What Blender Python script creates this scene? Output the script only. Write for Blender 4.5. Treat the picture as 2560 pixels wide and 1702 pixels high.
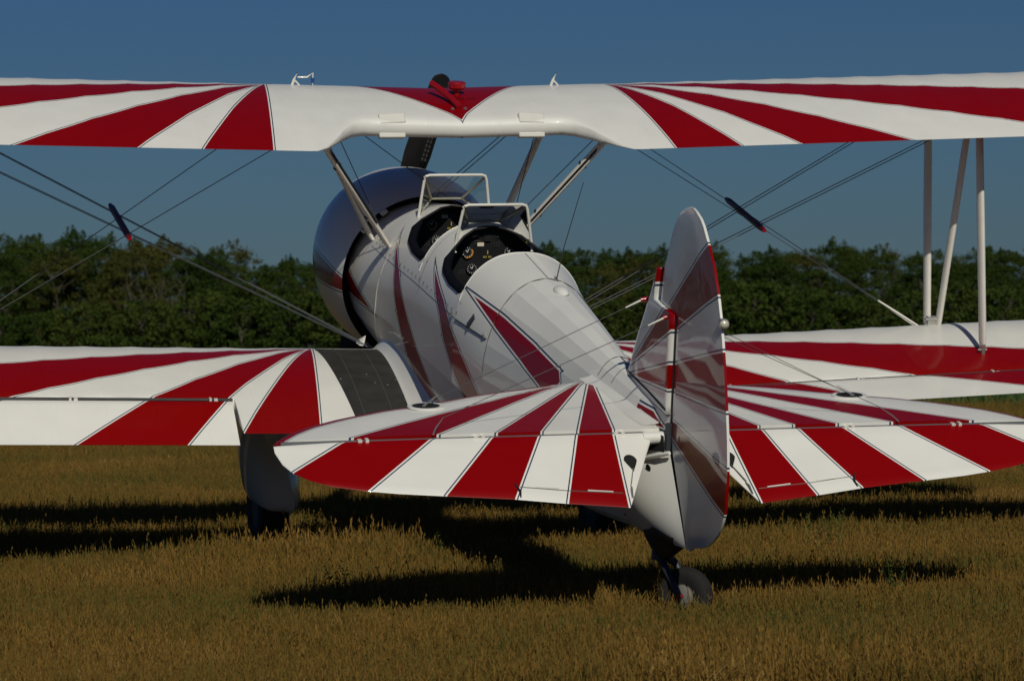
import bpy, bmesh, math, random
from mathutils import Vector, Matrix
R = math.radians
random.seed(11)
for o in list(bpy.data.objects): bpy.data.objects.remove(o)
scene = bpy.context.scene
COL = scene.collection

# ------------------------------------------------------------------ camera
PITCH = R(13.3)                       # the aircraft sits tail-down
cp, sp = math.cos(PITCH), math.sin(PITCH)
H0 = 1.0*cp - .15*sp - .05                  # height of the elevator hinge above ground
ROT = Matrix(((1, 0, 0), (0, cp, -sp), (0, sp, cp)))
cam = bpy.data.cameras.new('camera'); camo = bpy.data.objects.new('camera', cam); COL.objects.link(camo)
cr, cu, cf = Vector((.970812, -.239097, -.018889)), Vector((.020204, .003049, .999791)), Vector((.238989, .970991, -.007791))
cm = Matrix((( cr.x, cu.x, -cf.x), (cr.y, cu.y, -cf.y), (cr.z, cu.z, -cf.z))).to_4x4()
cm.translation = (-4.3754, -14.6356, 1.4736)
camo.matrix_world = cm
cam.sensor_width = 36; cam.lens = 111.1; cam.clip_start = .5; cam.clip_end = 6000
cam.dof.use_dof = True; cam.dof.focus_distance = 17; cam.dof.aperture_fstop = 7
scene.camera = camo

# ------------------------------------------------------------------ sky and sun
SUN_EL, SUN_AZ = R(33.3), R(2.0)     # straight behind the aircraft
world = bpy.data.worlds.new('World'); scene.world = world; world.use_nodes = True
wn = world.node_tree; wn.nodes.clear()
sky = wn.nodes.new('ShaderNodeTexSky'); sky.sky_type = 'NISHITA'; sky.sun_disc = False
sky.sun_elevation = SUN_EL; sky.sun_rotation = R(180) + SUN_AZ
sky.altitude = 0; sky.air_density = 1.2; sky.dust_density = .1; sky.ozone_density = 5.0
bg = wn.nodes.new('ShaderNodeBackground'); bg.inputs[1].default_value = .05
wo = wn.nodes.new('ShaderNodeOutputWorld')
tint = wn.nodes.new('ShaderNodeMix'); tint.data_type = 'RGBA'; tint.blend_type = 'MULTIPLY'; tint.inputs[0].default_value = 1
tint.inputs[7].default_value = (.31, .52, .87, 1)     # the photograph's deep polarised blue, one tint for the whole sky
wn.links.new(sky.outputs[0], tint.inputs[6]); wn.links.new(tint.outputs[2], bg.inputs[0]); wn.links.new(bg.outputs[0], wo.inputs[0])
sl = bpy.data.lights.new('sun', 'SUN'); sl.energy = 5.0; sl.angle = R(.53); sl.color = (1.0, .965, .835)
so = bpy.data.objects.new('sun', sl); COL.objects.link(so)
so.rotation_euler = (R(90) - SUN_EL, 0, -SUN_AZ)
so.location = (0, -30, 30)
vs = scene.view_settings
vs.view_transform = 'Standard'; vs.look = 'None'; vs.exposure = -.90; vs.gamma = 1; vs.use_curve_mapping = False
scene.render.engine = 'CYCLES'

# ------------------------------------------------------------------ materials
def nmat(name):
    m = bpy.data.materials.new(name); m.use_nodes = True
    nt = m.node_tree; b = nt.nodes['Principled BSDF']
    return m, nt, b
def setp(b, color=None, rough=.5, spec=.5, coat=0, coatr=.03, metal=0):
    if color is not None: b.inputs['Base Color'].default_value = (*color, 1)
    b.inputs['Roughness'].default_value = rough; b.inputs['Metallic'].default_value = metal
    b.inputs['Specular IOR Level'].default_value = spec
    b.inputs['Coat Weight'].default_value = coat; b.inputs['Coat Roughness'].default_value = coatr
def grime(nt, b, amt=.06, scale=7, bump=.0, bscale=40):
    """faint uneven tone and relief so that no paint is perfectly flat"""
    tc = nt.nodes.new('ShaderNodeTexCoord')
    n = nt.nodes.new('ShaderNodeTexNoise'); n.inputs['Scale'].default_value = scale; n.inputs['Detail'].default_value = 6
    nt.links.new(tc.outputs['Object'], n.inputs['Vector'])
    mr = nt.nodes.new('ShaderNodeMapRange'); mr.inputs[1].default_value = .25; mr.inputs[2].default_value = .75
    mr.inputs[3].default_value = 1 - amt; mr.inputs[4].default_value = 1.0
    nt.links.new(n.outputs[0], mr.inputs[0])
    mx = nt.nodes.new('ShaderNodeMix'); mx.data_type = 'RGBA'; mx.blend_type = 'MULTIPLY'; mx.inputs[0].default_value = 1
    src = b.inputs['Base Color']
    if src.is_linked: nt.links.new(src.links[0].from_socket, mx.inputs[6])
    else: mx.inputs[6].default_value = src.default_value
    nt.links.new(mr.outputs[0], mx.inputs[7]); nt.links.new(mx.outputs[2], src)
    rr = nt.nodes.new('ShaderNodeMapRange'); base = b.inputs['Roughness'].default_value
    rr.inputs[3].default_value = base*.85; rr.inputs[4].default_value = base*1.25
    nt.links.new(n.outputs[0], rr.inputs[0]); nt.links.new(rr.outputs[0], b.inputs['Roughness'])
    if bump:
        n2 = nt.nodes.new('ShaderNodeTexNoise'); n2.inputs['Scale'].default_value = bscale; n2.inputs['Detail'].default_value = 3
        nt.links.new(tc.outputs['Object'], n2.inputs['Vector'])
        bp = nt.nodes.new('ShaderNodeBump'); bp.inputs['Strength'].default_value = bump; bp.inputs['Distance'].default_value = .01
        nt.links.new(n2.outputs[0], bp.inputs['Height']); nt.links.new(bp.outputs[0], b.inputs['Normal'])
def plain(name, color, rough=.5, spec=.5, coat=0, metal=0, amt=.1, scale=12, bump=0, bscale=40):
    m, nt, b = nmat(name); setp(b, color, rough, spec, coat, .04, metal); grime(nt, b, amt, scale, bump, bscale); return m
WHITE = (.80, .785, .735); RED = (.235, .0006, .0010); PIN = (.018, .035, .085)
def halfplanes(poly):
    """convex polygon, any order -> list of (nx, ny, c): inside when nx*x+ny*y+c>0"""
    cx = sum(p[0] for p in poly)/len(poly); cy = sum(p[1] for p in poly)/len(poly); out = []
    for i in range(len(poly)):
        (x0, y0), (x1, y1) = poly[i], poly[(i+1) % len(poly)]
        nx, ny = -(y1-y0), x1-x0; l = math.hypot(nx, ny)
        if l < 1e-9: continue
        nx /= l; ny /= l; c = -(nx*x0+ny*y0)
        if nx*cx+ny*cy+c < 0: nx, ny, c = -nx, -ny, -c
        out.append((nx, ny, c))
    return out
def line(p, q, side):
    (x0, y0), (x1, y1) = p, q
    nx, ny = -(y1-y0), x1-x0; l = math.hypot(nx, ny); nx /= l; ny /= l; c = -(nx*x0+ny*y0)
    if nx*side[0]+ny*side[1]+c < 0: nx, ny, c = -nx, -ny, -c
    return (nx, ny, c)
def paint(name, polys, zband=None, pw=(.008, .0145), base=WHITE, red=RED, coat=.22, rough=.40, rib=0):
    """sprayed enamel: red areas = convex polygons in the point attribute pf, a white margin and a dark pinstripe round each"""
    m, nt, b = nmat(name); setp(b, base, rough, .38, coat, .03)
    L = nt.links; N = nt.nodes
    at = N.new('ShaderNodeAttribute'); at.attribute_name = 'pf'
    def math_(op, a, c=None, v=None):
        n = N.new('ShaderNodeMath'); n.operation = op; L.new(a, n.inputs[0])
        if c is not None: L.new(c, n.inputs[1])
        elif v is not None: n.inputs[1].default_value = v
        return n.outputs[0]
    sep = N.new('ShaderNodeSeparateXYZ'); L.new(at.outputs['Vector'], sep.inputs[0])
    tot = None
    for hp in polys:
        cur = None
        for nx, ny, c in hp:
            d = N.new('ShaderNodeVectorMath'); d.operation = 'DOT_PRODUCT'; L.new(at.outputs['Vector'], d.inputs[0])
            d.inputs[1].default_value = (nx, ny, 0)
            s = math_('ADD', d.outputs['Value'], v=c)
            cur = s if cur is None else math_('MINIMUM', cur, s)
        tot = cur if tot is None else math_('MAXIMUM', tot, cur)
    if zband is not None:
        nz = N.new('ShaderNodeMath'); nz.operation = 'SUBTRACT'; nz.inputs[0].default_value = zband; L.new(sep.outputs[2], nz.inputs[1])
        tot = nz.outputs[0] if tot is None else math_('MAXIMUM', tot, nz.outputs[0])
    isred = math_('GREATER_THAN', tot, v=0)
    p1 = math_('GREATER_THAN', tot, v=-pw[1]); p2 = math_('LESS_THAN', tot, v=-pw[0]); pin = math_('MULTIPLY', p1, p2)
    m1 = N.new('ShaderNodeMix'); m1.data_type = 'RGBA'; m1.inputs[6].default_value = (*base, 1); m1.inputs[7].default_value = (*PIN, 1); L.new(pin, m1.inputs[0])
    m2 = N.new('ShaderNodeMix'); m2.data_type = 'RGBA'; m2.inputs[7].default_value = (*red, 1); L.new(m1.outputs[2], m2.inputs[6]); L.new(isred, m2.inputs[0])
    L.new(m2.outputs[2], b.inputs['Base Color'])
    sr = N.new('ShaderNodeMapRange'); sr.inputs[3].default_value = .38; sr.inputs[4].default_value = .13; L.new(isred, sr.inputs[0]); L.new(sr.outputs[0], b.inputs['Specular IOR Level'])
    grime(nt, b, .06, 5, .06, 300)
    if rib:                                   # pinked tape over every rib, a hair proud of the fabric
        f1 = math_('ADD', sep.outputs[0], v=-1.1+10*rib); f2 = math_('DIVIDE', f1, v=rib); f3 = math_('FRACT', f2); f4 = math_('SUBTRACT', f3, v=.5); f5 = math_('ABSOLUTE', f4)
        mr = N.new('ShaderNodeMapRange'); mr.interpolation_type = 'SMOOTHSTEP'; mr.inputs[1].default_value = .42; mr.inputs[2].default_value = .45; L.new(f5, mr.inputs[0])
        bp = N.new('ShaderNodeBump'); bp.inputs['Strength'].default_value = .35; bp.inputs['Distance'].default_value = .0025; L.new(mr.outputs[0], bp.inputs['Height'])
        old = b.inputs['Normal'].links[0].from_node; L.new(bp.outputs[0], old.inputs['Normal'])
    return m

M = {}
M['white'] = plain('white_enamel', WHITE, .3, .5, .5, amt=.05, scale=6)
M['gloss'] = plain('white_gloss_fairing', WHITE, .2, .6, 1.0, amt=.05, scale=6)
M['cover'] = plain('drain_cover_paint', (.66, .645, .585), .45, amt=.05)
M['white_strut'] = plain('white_strut_paint', (.76, .73, .66), .35, .5, .4, amt=.08)
M['black'] = plain('black_rubber', (.012, .012, .013), .6, amt=.3)
M['tyre'] = plain('tyre_rubber', (.014, .013, .012), .8, amt=.4, scale=20, bump=.3)
M['prop'] = plain('propeller_black', (.010, .010, .011), .35, amt=.2)
M['dark'] = plain('dark_interior', (.006, .006, .007), .8, amt=.2)
M['panel'] = plain('panel_black', (.007, .007, .009), .5, amt=.2)
M['leather'] = plain('navy_leather', (.0035, .0045, .009), .8, .1, amt=.3, bump=.4, bscale=60)
M['steel'] = plain('steel_wire', (.055, .06, .07), .55, metal=.15, amt=.2)
M['steel_light'] = plain('bright_fitting', (.55, .54, .5), .3, metal=.8, amt=.15)
M['red'] = plain('red_enamel', (.30, .003, .006), .3, .5, .5, amt=.08)
M['darkred'] = plain('maroon_spreader', (.055, .004, .006), .4, amt=.2)
M['dial_white'] = plain('dial_marks', (.7, .7, .68), .5)
M['dial_orange'] = plain('dial_orange', (.65, .27, .03), .5)
M['dial_yellow'] = plain('dial_yellow', (.45, .36, .08), .5)
M['placard'] = plain('placard_cream', (.75, .68, .52), .5)
M['post'] = plain('windshield_post', (.42, .39, .30), .45)
M['blue'] = plain('blue_clip', (.02, .06, .25), .4)
M['pin'] = plain('seam_shadow', (.075, .08, .095), .6)
M['rivet'] = plain('rivet', (.13, .125, .115), .5, metal=.2)

def glassmat():
    m, nt, b = nmat('windshield_acrylic'); nt.nodes.remove(b)
    out = nt.nodes['Material Output']
    t = nt.nodes.new('ShaderNodeBsdfTransparent'); t.inputs[0].default_value = (.80, .83, .82, 1)
    g = nt.nodes.new('ShaderNodeBsdfGlossy'); g.inputs['Roughness'].default_value = .03
    fr = nt.nodes.new('ShaderNodeFresnel'); fr.inputs[0].default_value = 1.45
    mx = nt.nodes.new('ShaderNodeMixShader'); nt.links.new(fr.outputs[0], mx.inputs[0])
    nt.links.new(t.outputs[0], mx.inputs[1]); nt.links.new(g.outputs[0], mx.inputs[2]); nt.links.new(mx.outputs[0], out.inputs[0])
    return m
M['glass'] = glassmat()
def walkmat():
    m, nt, b = nmat('walkway_grit'); setp(b, (.036, .035, .031), .85, .3)
    tc = nt.nodes.new('ShaderNodeTexCoord')
    v = nt.nodes.new('ShaderNodeTexVoronoi'); v.inputs['Scale'].default_value = 26; v.inputs['Randomness'].default_value = 1
    nt.links.new(tc.outputs['Object'], v.inputs['Vector'])
    lt = nt.nodes.new('ShaderNodeMath'); lt.operation = 'LESS_THAN'; lt.inputs[1].default_value = .10; nt.links.new(v.outputs['Distance'], lt.inputs[0])
    wn_ = nt.nodes.new('ShaderNodeTexWhiteNoise'); nt.links.new(v.outputs['Position'], wn_.inputs[0])
    gt = nt.nodes.new('ShaderNodeMath'); gt.operation = 'GREATER_THAN'; gt.inputs[1].default_value = .86; nt.links.new(wn_.outputs[0], gt.inputs[0])
    mu = nt.nodes.new('ShaderNodeMath'); mu.operation = 'MULTIPLY'; nt.links.new(lt.outputs[0], mu.inputs[0]); nt.links.new(gt.outputs[0], mu.inputs[1])
    n = nt.nodes.new('ShaderNodeTexNoise'); n.inputs['Scale'].default_value = 9; n.inputs['Detail'].default_value = 8; nt.links.new(tc.outputs['Object'], n.inputs['Vector'])
    r = nt.nodes.new('ShaderNodeValToRGB'); r.color_ramp.elements[0].position = .3; r.color_ramp.elements[0].color = (.020, .0195, .0175, 1)
    r.color_ramp.elements[1].position = .75; r.color_ramp.elements[1].color = (.038, .037, .033, 1); nt.links.new(n.outputs[0], r.inputs[0])
    mx = nt.nodes.new('ShaderNodeMix'); mx.data_type = 'RGBA'; mx.inputs[7].default_value = (.5, .48, .42, 1)
    nt.links.new(r.outputs[0], mx.inputs[6]); nt.links.new(mu.outputs[0], mx.inputs[0]); nt.links.new(mx.outputs[2], b.inputs['Base Color'])
    n3 = nt.nodes.new('ShaderNodeTexNoise'); n3.inputs['Scale'].default_value = 260; nt.links.new(tc.outputs['Object'], n3.inputs['Vector'])
    bp = nt.nodes.new('ShaderNodeBump'); bp.inputs['Strength'].default_value = .5; bp.inputs['Distance'].default_value = .004
    nt.links.new(n3.outputs[0], bp.inputs['Height']); nt.links.new(bp.outputs[0], b.inputs['Normal'])
    return m
M['walk'] = walkmat()
M['wear'] = plain('walkway_seam_wear', (.055, .052, .046), .8)

# ------------------------------------------------------------------ mesh helpers
class MB:
    def __init__(s): s.v = []; s.f = []; s.pf = []; s.sm = []; s.mi = []
    def add(s, co, pf=None):
        s.v.append(tuple(co)); s.pf.append(pf if pf else (9, 9, 9)); return len(s.v)-1
    def face(s, idx, smooth=True, mi=0): s.f.append(tuple(idx)); s.sm.append(smooth); s.mi.append(mi)
    def grid(s, rows, pfs=None, smooth=True, closed=False, mi=0):
        ids = [[s.add(c, pfs[i][j] if pfs else None) for j, c in enumerate(r)] for i, r in enumerate(rows)]
        for i in range(len(ids)-1):
            n = len(ids[i])
            for j in range(n if closed else n-1):
                k = (j+1) % n
                s.face((ids[i][j], ids[i+1][j], ids[i+1][k], ids[i][k]), smooth, mi)
        return ids
    def tube(s, pts, r, n=8, cap=True, flat=1.0, updir=None, mi=0):
        rows = []; m = len(pts); P = [Vector(p) for p in pts]
        for i, p in enumerate(P):
            d = (P[min(i+1, m-1)]-P[max(i-1, 0)]).normalized()
            u = Vector(updir) if updir else (Vector((0, 0, 1)) if abs(d.z) < .9 else Vector((1, 0, 0)))
            a = d.cross(u).normalized(); b_ = a.cross(d).normalized()
            rr = r[i] if isinstance(r, (list, tuple)) else r
            rows.append([p + (a*math.cos(t)*rr*flat + b_*math.sin(t)*rr) for t in [2*math.pi*k/n for k in range(n)]])
        ids = s.grid(rows, closed=True, mi=mi)
        if cap: s.face(ids[0][::-1], False, mi); s.face(ids[-1], False, mi)
        return ids
    def box(s, c, size, rot=None, mi=0):
        hx, hy, hz = size[0]/2, size[1]/2, size[2]/2; Rm = rot or Matrix.Identity(3); ids = []
        for x, y, z in ((-1,-1,-1),(1,-1,-1),(1,1,-1),(-1,1,-1),(-1,-1,1),(1,-1,1),(1,1,1),(-1,1,1)):
            ids.append(s.add(Vector(c)+Rm @ Vector((x*hx, y*hy, z*hz))))
        for q in ((0,3,2,1),(4,5,6,7),(0,1,5,4),(1,2,6,5),(2,3,7,6),(3,0,4,7)): s.face([ids[k] for k in q], False, mi)
    def disc(s, c, r, axis=(0, -1, 0), n=20, mi=0, r0=0, a0=0, a1=2*math.pi):
        ax = Vector(axis).normalized(); u = ax.cross(Vector((0, 0, 1)) if abs(ax.z) < .9 else Vector((1, 0, 0))).normalized(); w = u.cross(ax)
        full = abs(a1-a0-2*math.pi) < 1e-6
        def ring(rad): return [s.add(Vector(c)+(u*math.cos(t)+w*math.sin(t))*rad) for t in [a0+(a1-a0)*k/n for k in range(n if full else n+1)]]
        o = ring(r)
        if r0 <= 0: s.face(o, False, mi)
        else:
            i_ = ring(r0); m = len(o)
            for k in range(m if full else m-1): s.face((o[k], o[(k+1) % m], i_[(k+1) % m], i_[k]), False, mi)
    def build(s, name, mats, parent=None, sharp=None):
        me = bpy.data.meshes.new(name); me.from_pydata(s.v, [], s.f)
        at = me.attributes.new('pf', 'FLOAT_VECTOR', 'POINT'); at.data.foreach_set('vector', [c for p in s.pf for c in p])
        for m in (mats if isinstance(mats, (list, tuple)) else [mats]): me.materials.append(m)
        me.polygons.foreach_set('use_smooth', s.sm); me.polygons.foreach_set('material_index', s.mi)
        me.update()
        bm = bmesh.new(); bm.from_mesh(me)
        bmesh.ops.recalc_face_normals(bm, faces=bm.faces); bm.to_mesh(me); bm.free()
        if not sharp: me.set_sharp_from_angle(angle=R(42))
        if sharp:
            sa = me.attributes.new('sharp_edge', 'BOOLEAN', 'EDGE')
            vals = [sharp(s.v[e.vertices[0]], s.v[e.vertices[1]], e.vertices[0], e.vertices[1]) for e in me.edges]
            sa.data.foreach_set('value', vals)
        o = bpy.data.objects.new(name, me); COL.objects.link(o)
        if parent: o.parent = parent
        return o
def empty(name, loc, label, cat, group=None, rz=0):
    o = bpy.data.objects.new(name, None); COL.objects.link(o); o.location = loc; o.rotation_euler = (0, 0, rz)
    o.empty_display_size = .2
    o['label'] = label; o['category'] = cat
    if group: o['group'] = group
    return o
def lerp(a, b, t): return a+(b-a)*t
def interp(x, X, Y):
    if x <= X[0]: return Y[0]
    for i in range(len(X)-1):
        if x <= X[i+1]: return lerp(Y[i], Y[i+1], (x-X[i])/(X[i+1]-X[i]))
    return Y[-1]
def sstep(a, b, x):
    t = min(1, max(0, (x-a)/(b-a))); return t*t*(3-2*t)

# ================================================================== THE BIPLANE
plane = empty('biplane', (0, 0, H0), 'red and white sunburst biplane parked tail-down on the dry grass', 'biplane')
plane.rotation_euler = (PITCH, 0, 0)
def part(mb, name, mat, parent=None, sharp=None): return mb.build(name, mat, parent or plane, sharp)

CH = 1.524
def foil(t, m=.04, p=.4, th=.12):
    t = min(1, max(0, t))
    yt = 5*th*(.2969*math.sqrt(t)-.126*t-.3516*t*t+.2843*t**3-.1036*t**4)
    yc = m/p**2*(2*p*t-t*t) if t < p else m/(1-p)**2*(1-2*p+2*p*t-t*t)
    return yc+yt, yc-yt
UW = dict(y=4.1564, z=.62, d=.0267, i=.061)
LW = dict(y=3.5586, z=-.9613, d=.0311, i=.0646)
RIB = .295
def wpt(w, x, t, h, z0=0):
    """wing point: chord fraction t, height h (in metres, above the chord line)"""
    a = (1-t)*CH
    return (x, w['y']+a*math.cos(w['i'])-h*math.sin(w['i']), w['z']+a*math.sin(w['i'])+h*math.cos(w['i'])+abs(x)*math.tan(w['d'])+z0)
def scallop(x, x0=1.1):
    if abs(x) < x0-.01: return 0
    u = ((abs(x)-x0)/RIB) % 1.0
    return -.0045*math.sin(math.pi*u)**.8
def surf_up(w, x, t, off=0):
    sc = 1 if t > .001 else 0
    return wpt(w, x, t, foil(t)[0]*CH+scallop(x)*sc*min(1, t*25)*min(1, (1-t)*5)+off)
TS = [((k/26.0)**1.7) for k in range(27)]
def wing_section(w, x, tmax, tip=1.0, hf=None):
    """closed loop: upper surface nose to tail, rounded cap, lower surface back; tip<1 shrinks the section toward mid chord"""
    pts = []; pf = []
    def put(t, h):
        tt = .42+(t-.42)*tip
        pts.append(wpt(w, x, tt, h*(.25+.75*tip) if tip < 1 else h)); pf.append((abs(x), (1-tt)*CH, 0))
    TL = [T*tmax for T in TS] if hf is None else [T*hf for T in TS]+([lerp(hf, 1, k/8) for k in range(1, 9)] if tmax > hf else [])
    for t in TL[::-1]:                       # tail -> nose, upper
        u = foil(t)[0]*CH+scallop(x)*min(1, t*25)*min(1, (1-t)*5)
        put(t, u)
    for t in TL[1:]:
        put(t, foil(t)[1]*CH)
    # cap from lower to upper at tmax
    u, l = [q*CH for q in foil(tmax)]; th = max(.003, u-l)
    for k in range(1, 5):
        a = math.pi*k/5; put(tmax+math.sin(a)*min(.5*th, .035)/CH, (u+l)/2-math.cos(a)*th/2)
    return pts, pf
def tipf(x, xt, L=.75):
    d = xt-abs(x)
    if d >= L: return 1.0
    q = 1-max(d, 0)/L
    return math.sqrt(max(.0004, 1-q**2.6))
def span(x0, x1, n, extra=()):
    xs = sorted(set([round(x0+(x1-x0)*k/n, 4) for k in range(n+1)]+list(extra))); return xs

# --- upper wing -----------------------------------------------------
UA = (1.11, 1.22)
def ray_line(apex, slope, side): return line(apex, (apex[0]+slope*apex[1], 0), side)
def wedge(apex, s0, s1):
    mid = (s0+s1)/2; inn = (apex[0]+mid*apex[1], 0)
    return [ray_line(apex, s0, inn), ray_line(apex, s1, inn)]
upper_polys = [wedge(UA, .113, .452), wedge(UA, .775, 1.36), wedge(UA, 2.42, 5.55),
               [line((0, .505), (.42, 1.105), (0, 1.5)), line((0, .505), (-.42, 1.105), (0, 1.5))],
               [line((0, .474), (.235, .974), (0, 1.5)), line((0, .474), (-.235, .974), (0, 1.5))]]
M['upper_paint'] = paint('upper_wing_enamel', upper_polys, rib=.295)
def cut(x): return lerp(.695, 1.0, sstep(.62, 1.0, abs(x)))
mb = MB(); rows = []; pfs = []
xs = [k*.07 for k in range(0, 15)]+[1.03, 1.065]+[1.1+RIB/5*k for k in range(0, 64)]
xs = [x for x in xs if x < 4.85]+[4.86, 4.88, 4.893, 4.9]
xs = [-x for x in xs[:0:-1]]+xs
for x in xs:
    p_, f_ = wing_section(UW, x, cut(x), tipf(x, 4.902)); rows.append(p_); pfs.append(f_)
ids = mb.grid(rows, pfs, closed=True)
mb.face(ids[0], False); mb.face(ids[-1][::-1], False)
def sharp_te(a, b, i, j): return False
upper = part(mb, 'upper_wing', M['upper_paint'])

# fittings on the upper wing
for sx in (-1, 1):
    for top in (1, 0):                       # white blocks astride the cut-out edge
        mb = MB()
        if top: mb.box((sx*.44, 4.622, .757), (.165, .035, .072), Matrix.Rotation(sx*R(3), 3, 'Y') @ Matrix.Rotation(R(-40), 3, 'X'))
        else: mb.box((sx*.44, 4.605, .658), (.165, .05, .032), Matrix.Rotation(R(-20), 3, 'X'))
        o = part(mb, 'drain_cover', M['cover'], upper)
        bv = o.modifiers.new('b', 'BEVEL'); bv.width = .007; bv.segments = 2
mb = MB(); pts = []
base = Vector(surf_up(UW, .0, .565)); 
for k in range(15):                         # red hose curving forward and up over the tank
    q = k/14; y = 4.80+q*.30; t = 1-(y-UW['y'])/CH
    pts.append(Vector(surf_up(UW, .02-.115*q**1.4, t))+Vector((0, 0, .012+.065*q)))
mb.tube(pts, .019, 10)
part(mb, 'vent_hose', M['red'], upper)
for dx in (-.02, .06):
    mb = MB(); c = Vector(surf_up(UW, dx, .575, .004)); mb.disc(c, .011, (0, -.5, 1), 10); mb.disc(c+Vector((0, -.003, .005)), .007, (0, -.5, 1), 8)
    part(mb, 'screw', M['steel_light'], upper)
mb = MB(); c = Vector(surf_up(UW, .075, .365))
mb.tube([c+Vector((0, 0, -.01)), c+Vector((0, 0, .035))], .022, 14)
mb.tube([c+Vector((0, 0, .032)), c+Vector((0, 0, .045)), c+Vector((0, 0, .072)), c+Vector((0, 0, .08))], [.042, .056, .056, .048], 20)
part(mb, 'fuel_cap', M['red'], upper)
mb = MB(); c = Vector(surf_up(UW, .02, .40, .004))
for k in range(9):
    if k in (4,): continue
    b0 = Vector(surf_up(UW, .05+k*.014, .44, .002)); mb.box(b0, (.008, .022, .002))
part(mb, 'cap_placard', M['darkred'], upper)
def handle(x, full):
    mb = MB(); b0 = Vector(surf_up(UW, x, .20)); s = -1
    mb.tube([b0+Vector((-.05*1, 0, -.01)), b0+Vector((-.035, 0, .035)), b0+Vector((-.012, 0, .082))], [.010, .009, .005], 8)
    mb.tube([b0+Vector((-.035, 0, .035)), b0+Vector((0, 0, .0))], .006, 6)
    if full:
        mb.tube([b0+Vector((-.012, 0, .05)), b0+Vector((.05, 0, .05)), b0+Vector((.085, 0, .078)), b0+Vector((.085, 0, .0))], [.005, .007, .005, .0045], 8)
    o = part(mb, 'sight_bracket', M['white_strut'], upper)
    if full:
        m2 = MB(); m2.tube([b0+Vector((.085, 0, .015)), b0+Vector((.085, 0, .045))], .011, 8); part(m2, 'clip', M['blue'], o)
handle(-.885, True)
h2 = handle(.80, False)

# --- fuselage sections --------------------------------------------------
TAB = [(.1,.12,-.53,-.2,.075,2.0,2.4),(.5,.14,-.61,-.22,.115,2.0,2.6),(.96,.158,-.69,-.25,.17,2.0,2.8),(1.66,.2,-.775,-.29,.255,2.0,3.0),
 (2.44,.232,-.85,-.33,.345,2.05,3.2),(3.0,.262,-.9,-.26,.392,2.3,3.3),(3.7,.25,-.945,-.27,.405,2.25,3.3),(4.2,.235,-.955,-.29,.412,2.2,3.2),
 (4.6,.215,-.96,-.33,.425,2.15,2.8),(5.0,.15,-.96,-.39,.455,2.05,2.4),(5.35,.085,-.955,-.44,.485,2.0,2.1),(5.62,.045,-.95,-.45,.495,2.0,2.0)]
TX = [r[0] for r in TAB]
def sec(y): return [interp(y, TX, [r[k] for r in TAB]) for k in range(1, 7)]
def fus_pt(y, a, off=0):
    """a: 0 = top centre, 1 = widest point, 2 = bottom centre (port side is x<0)"""
    zt, zb, zc, w, nt, nb = sec(y)
    if a <= 1:
        th = a*math.pi/2; x = w*abs(math.sin(th))**(2/nt); z = zc+(zt-zc)*abs(math.cos(th))**(2/nt)
    else:
        th = (a-1)*math.pi/2; x = w*abs(math.cos(th))**(2/nb); z = zc-(zc-zb)*abs(math.sin(th))**(2/nb)
    if off:
        l = math.hypot(x, z-zc) or 1; x += off*x/l; z += off*(z-zc)/l
    return x, z
def a_of_z(y, z):
    lo, hi = 0, 1
    for _ in range(40):
        m = (lo+hi)/2
        if fus_pt(y, m)[1] > z: lo = m
        else: hi = m
    return lo
def on_side(sx, y, z, off=.003):
    a = a_of_z(y, z) if z > sec(y)[2] else None
    if a is None:
        lo, hi = 1, 2
        for _ in range(40):
            m = (lo+hi)/2
            if fus_pt(y, m)[1] > z: lo = m
            else: hi = m
        a = lo
    x, zz = fus_pt(y, a, off); return Vector((sx*x, y, zz))
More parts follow.
